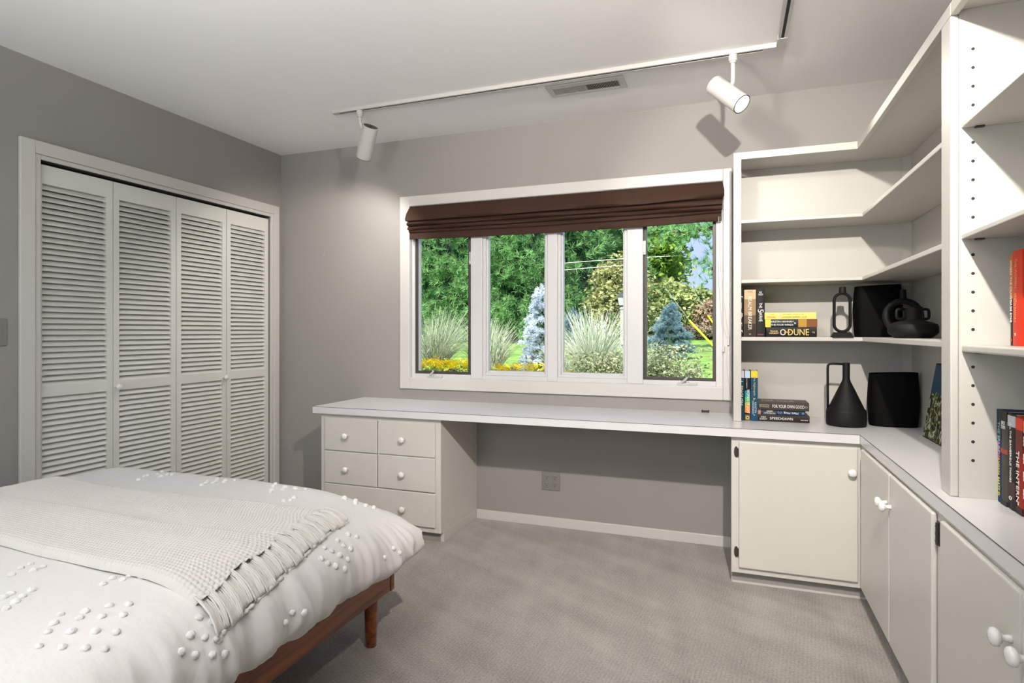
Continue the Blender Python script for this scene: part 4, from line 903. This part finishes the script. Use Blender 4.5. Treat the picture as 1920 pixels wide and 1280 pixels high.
# blue spruces
def spruce(cx, cy, R, H, label, seed, M, nl=.06, w=.007, k=14, ntuft=1500):
    rng = np.random.default_rng(seed); z = gz(cy); t = empty('blue_spruce', (cx, cy, z), label, 'spruce', None)
    MB().tube([(cx, cy, z-.05), (cx, cy, z+H)], [.04, .006], 8).build('trunk', M_bark, t)
    wh = max(9, int(H/.06)); P = []; D = []
    for i in range(wh):
        f0 = i/wh; zz = z+.08+(H-.12)*f0; rr = R*(1-f0)**.85+.03; nb = 7
        for b_ in range(nb):
            a = 2*PI*(b_+rng.uniform(-.45, .45))/nb+i*.7; r1 = rr*rng.uniform(.6, 1.2); dz = rng.normal(0, .035); nn = max(3, int(ntuft/(wh*nb)*(.5+rr/R)))
            for q in range(nn):
                s = rng.uniform(.15, 1)**.7; side = rng.normal(0, .10*R*s); P.append((cx+math.cos(a)*r1*s-math.sin(a)*side, cy+math.sin(a)*r1*s+math.cos(a)*side, zz+dz+.22*r1*s-.30*s*s*R*.5+rng.normal(0, .012)))
                D.append((math.cos(a), math.sin(a), .25))
    for q in range(12): P.append((cx, cy, z+H*(.88+.1*q/12))); D.append((0, 0, 1))
    Vn, Fn = needles(np.array(P), np.array(D), nl, w, k, .45, rng); bulk('foliage', Vn, Fn, M, t)
    cm_ = MB().lathe([(R*.55, .05), (R*.33, H*.4), (.01, H*.85)], (cx, cy, z), (0, 0, 1), 14).build('foliage_shade_core', L_core, t)
spruce(-2.17, 7.0, .28, 1.14, 'pale silvery spruce at the right of the second window pane', 31, L_white, .05, .006, 16, 1500)
spruce(-3.30, 13.0, .46, .88, 'small blue spruce at the left of the third window pane', 32, L_blue, .06, .008, 12, 900)
spruce(-.905, 10.0, .37, .95, 'blue-green young spruce standing on the lawn in the right pane', 33, L_blue, .055, .006, 16, 2000)
# grasses
def reeds(cx, cy, R, H, n, label, seed, M, lean=0, w=.009):
    rng = np.random.default_rng(seed); z = gz(cy); V = []; F = []; K = 7
    for i in range(n):
        a = rng.uniform(0, 2*PI); r0 = R*.25*math.sqrt(rng.uniform()); out = rng.uniform(.1, 1)**1.2*R*1.5; h = H*rng.uniform(.55, 1.05); bx, by = cx+r0*math.cos(a), cy+r0*math.sin(a); ww = w*rng.uniform(.6, 1.2)
        aa = a+rng.normal(0, .8); ox, oy = math.cos(aa)*out+lean*h, math.sin(aa)*out; sx, sy = -math.sin(aa), math.cos(aa)
        if rng.uniform() < .5: sx, sy = 1, .2
        droop = rng.uniform(0, .8)*out/R
        for j in range(K):
            s = j/(K-1); x = bx+ox*s**1.7; y = by+oy*s**1.7; zz = z+h*(s-droop*.6*s**3); q = ww*(1-s*.85)/2
            V += [(x-sx*q, y-sy*q, zz), (x+sx*q, y+sy*q, zz)]
        b0 = len(V)-2*K
        for j in range(K-1): F.append((b0+2*j, b0+2*j+1, b0+2*j+3, b0+2*j+2))
    o = bulk('ornamental_grass', V, F, M); tag(o, label, 'ornamental grass', 'clumps of ornamental grass'); return o
reeds(-3.42, 6.6, .42, .86, 900, 'tall green reed clump at the far left of the left casement', 41, L_grass, .12)
reeds(-2.92, 6.9, .36, .76, 700, 'green reed clump above the yellow flowers in the left casement', 42, L_grass, .02)
reeds(-2.62, 6.5, .32, .72, 420, 'arching reed clump at the left of the second pane', 43, L_grass, .14)
reeds(-1.36, 6.2, .46, .84, 900, 'pale straw-coloured reed clump in the third pane', 44, L_straw, -.04, .012)
reeds(-.95, 6.3, .26, .55, 260, 'short pale reed clump between the third and fourth panes', 45, L_straw, .05, .010)
reeds(-1.66, 6.1, .26, .5, 200, 'low silvery reed clump at the left edge of the third pane', 46, L_straw, -.2, .010)
# low leafy plants near the glass
def lowplant(cx, cy, R, H, n, label, seed, M=None, size=.017):
    rng = np.random.default_rng(seed); z = gz(cy); P = np.stack([cx+rng.normal(0, R*.5, n), cy+rng.normal(0, R*.4, n), z+H*rng.uniform(.05, 1, n)**.7*(1+.25*np.sin(np.arange(n)*.7))], 1)
    t = empty('leafy_plant', (cx, cy, z), label, 'plant', 'low leafy plants outside the window')
    Vn, Fn = leaves(P, size, rng); bulk('foliage', Vn, Fn, M or L_low, t)
    st = MB()
    for i in range(14): a = rng.uniform(0, 2*PI); r = R*.6*rng.uniform(); st.tube([(cx, cy, z), (cx+math.cos(a)*r, cy+math.sin(a)*r*.8, z+H*.8)], .004, 5)
    st.build('stems', L_green, t)
lowplant(-1.10, 5.55, .36, .30, 3600, 'bushy green plant low in the third pane', 51)
lowplant(-.60, 5.5, .34, .36, 3600, 'bushy green plant low in the right casement pane', 52)
lowplant(-.34, 5.9, .16, .2, 500, 'small green plant at the foot of the lawn in the right pane', 53)
# yellow flowers: nobody could count them
def flowers(cx, cy, rx, ry, n, h, label, seed):
    rng = np.random.default_rng(seed); V = []; F = []
    for i in range(n):
        x = cx+rng.uniform(-rx, rx); y = cy+rng.uniform(-ry, ry); zz = gz(y)+h*rng.uniform(.7, 1.1); tx, ty = rng.normal(0, .5, 2)-np.array([0, .4]); r = .024*rng.uniform(.7, 1.2)
        for k in range(7):
            a = 2*PI*k/7; a2 = a+.38; c_ = len(V)
            for (rr_, an) in ((.15, a+.19), (1, a), (1.12, a+.19), (1, a2)):
                px, py = math.cos(an)*r*rr_, math.sin(an)*r*rr_; V.append((x+px, y+py, zz+tx*px+ty*py))
            F.append((c_, c_+1, c_+2, c_+3))
    t = empty('yellow_flowers', (cx, cy, gz(cy)), label, 'flowers', kind='stuff')
    bulk('petals', V, F, L_petal, t)
    P = np.stack([cx+rng.uniform(-rx, rx, n*3), cy+rng.uniform(-ry, ry, n*3), gz(cy)+h*rng.uniform(0, .85, n*3)], 1)
    Vn, Fn = leaves(P, .02, rng); bulk('leaves', Vn, Fn, L_green, t)
flowers(-2.78, 5.6, .36, .25, 330, .24, 'mass of bright yellow daisies at the foot of the left casement', 61)
flowers(-2.02, 5.7, .26, .25, 150, .2, 'looser yellow daisies at the foot of the second pane', 62)
flowers(-1.64, 6.0, .12, .12, 50, .14, 'small patch of yellow daisies at the left of the third pane', 63)
# lamp post
lp = empty('lamp_post', (-2.105, 12.4, gz(12.4)), 'weathered garden lamp post with a grey lantern in the third pane', 'lamp post')
zl = gz(12.4)-.06
MB().lathe([(.05, 0), (.05, .02), (.042, .05), (.038, .88), (.055, .90), (.055, .92), (.03, .94)], (-2.105, 12.4, zl), (0, 0, 1), 14).build('post', M_stone, lp)
MB().lathe([(.03, .94), (.06, .97), (.062, .98), (.03, .985)], (-2.105, 12.4, zl), (0, 0, 1), 6).lathe([(.115, 1.15), (.12, 1.16), (.06, 1.21), (.02, 1.23), (.012, 1.27), (.001, 1.28)], (-2.105, 12.4, zl), (0, 0, 1), 6).build('lantern_frame', M_lantern, lp)
MB().lathe([(.06, .98), (.10, 1.15)], (-2.105, 12.4, zl), (0, 0, 1), 6).build('lantern_glass', M_frost, lp)
# guy wires with yellow guards
for A, B_, C_, lab in (((-1.2, 12, 2.05), (-.746, 12, 1.395), (-.20, 12, gz(12)), 'slanting guy wire with yellow guard crossing the lawn in the right pane'),
                       ((-.80, 14, 2.17), (-.47, 14, 1.536), (-.02, 14, gz(14)), 'slanting guy wire with yellow guard at the right edge of the right pane')):
    t = empty('guy_wire', C_, lab, 'guy wire', 'guy wires')
    MB().tube([A, B_, C_], .007, 6).build('wire', M_steel, t); MB().tube([B_, tuple((Vector(B_)*.02+Vector(C_)*.98))], .020, 8).build('guard_sleeve', M_yellow, t)
for pts, lab in ((((-3.75, 12.6, 2.60), (-3.34, 12.6, 2.667), (-2.07, 12.6, 2.705), (-1.58, 12.6, 2.715), (-.95, 12.6, 2.72)), 'upper overhead cable crossing the third and fourth panes'),
                 (((-3.75, 12.6, 2.47), (-3.34, 12.6, 2.517), (-2.07, 12.6, 2.57), (-1.70, 12.6, 2.60)), 'lower overhead cable ending behind the window post')):
    tag(MB().tube(pts, .0075, 6).build('overhead_cable', M_steel), lab, 'cable', 'overhead cables')
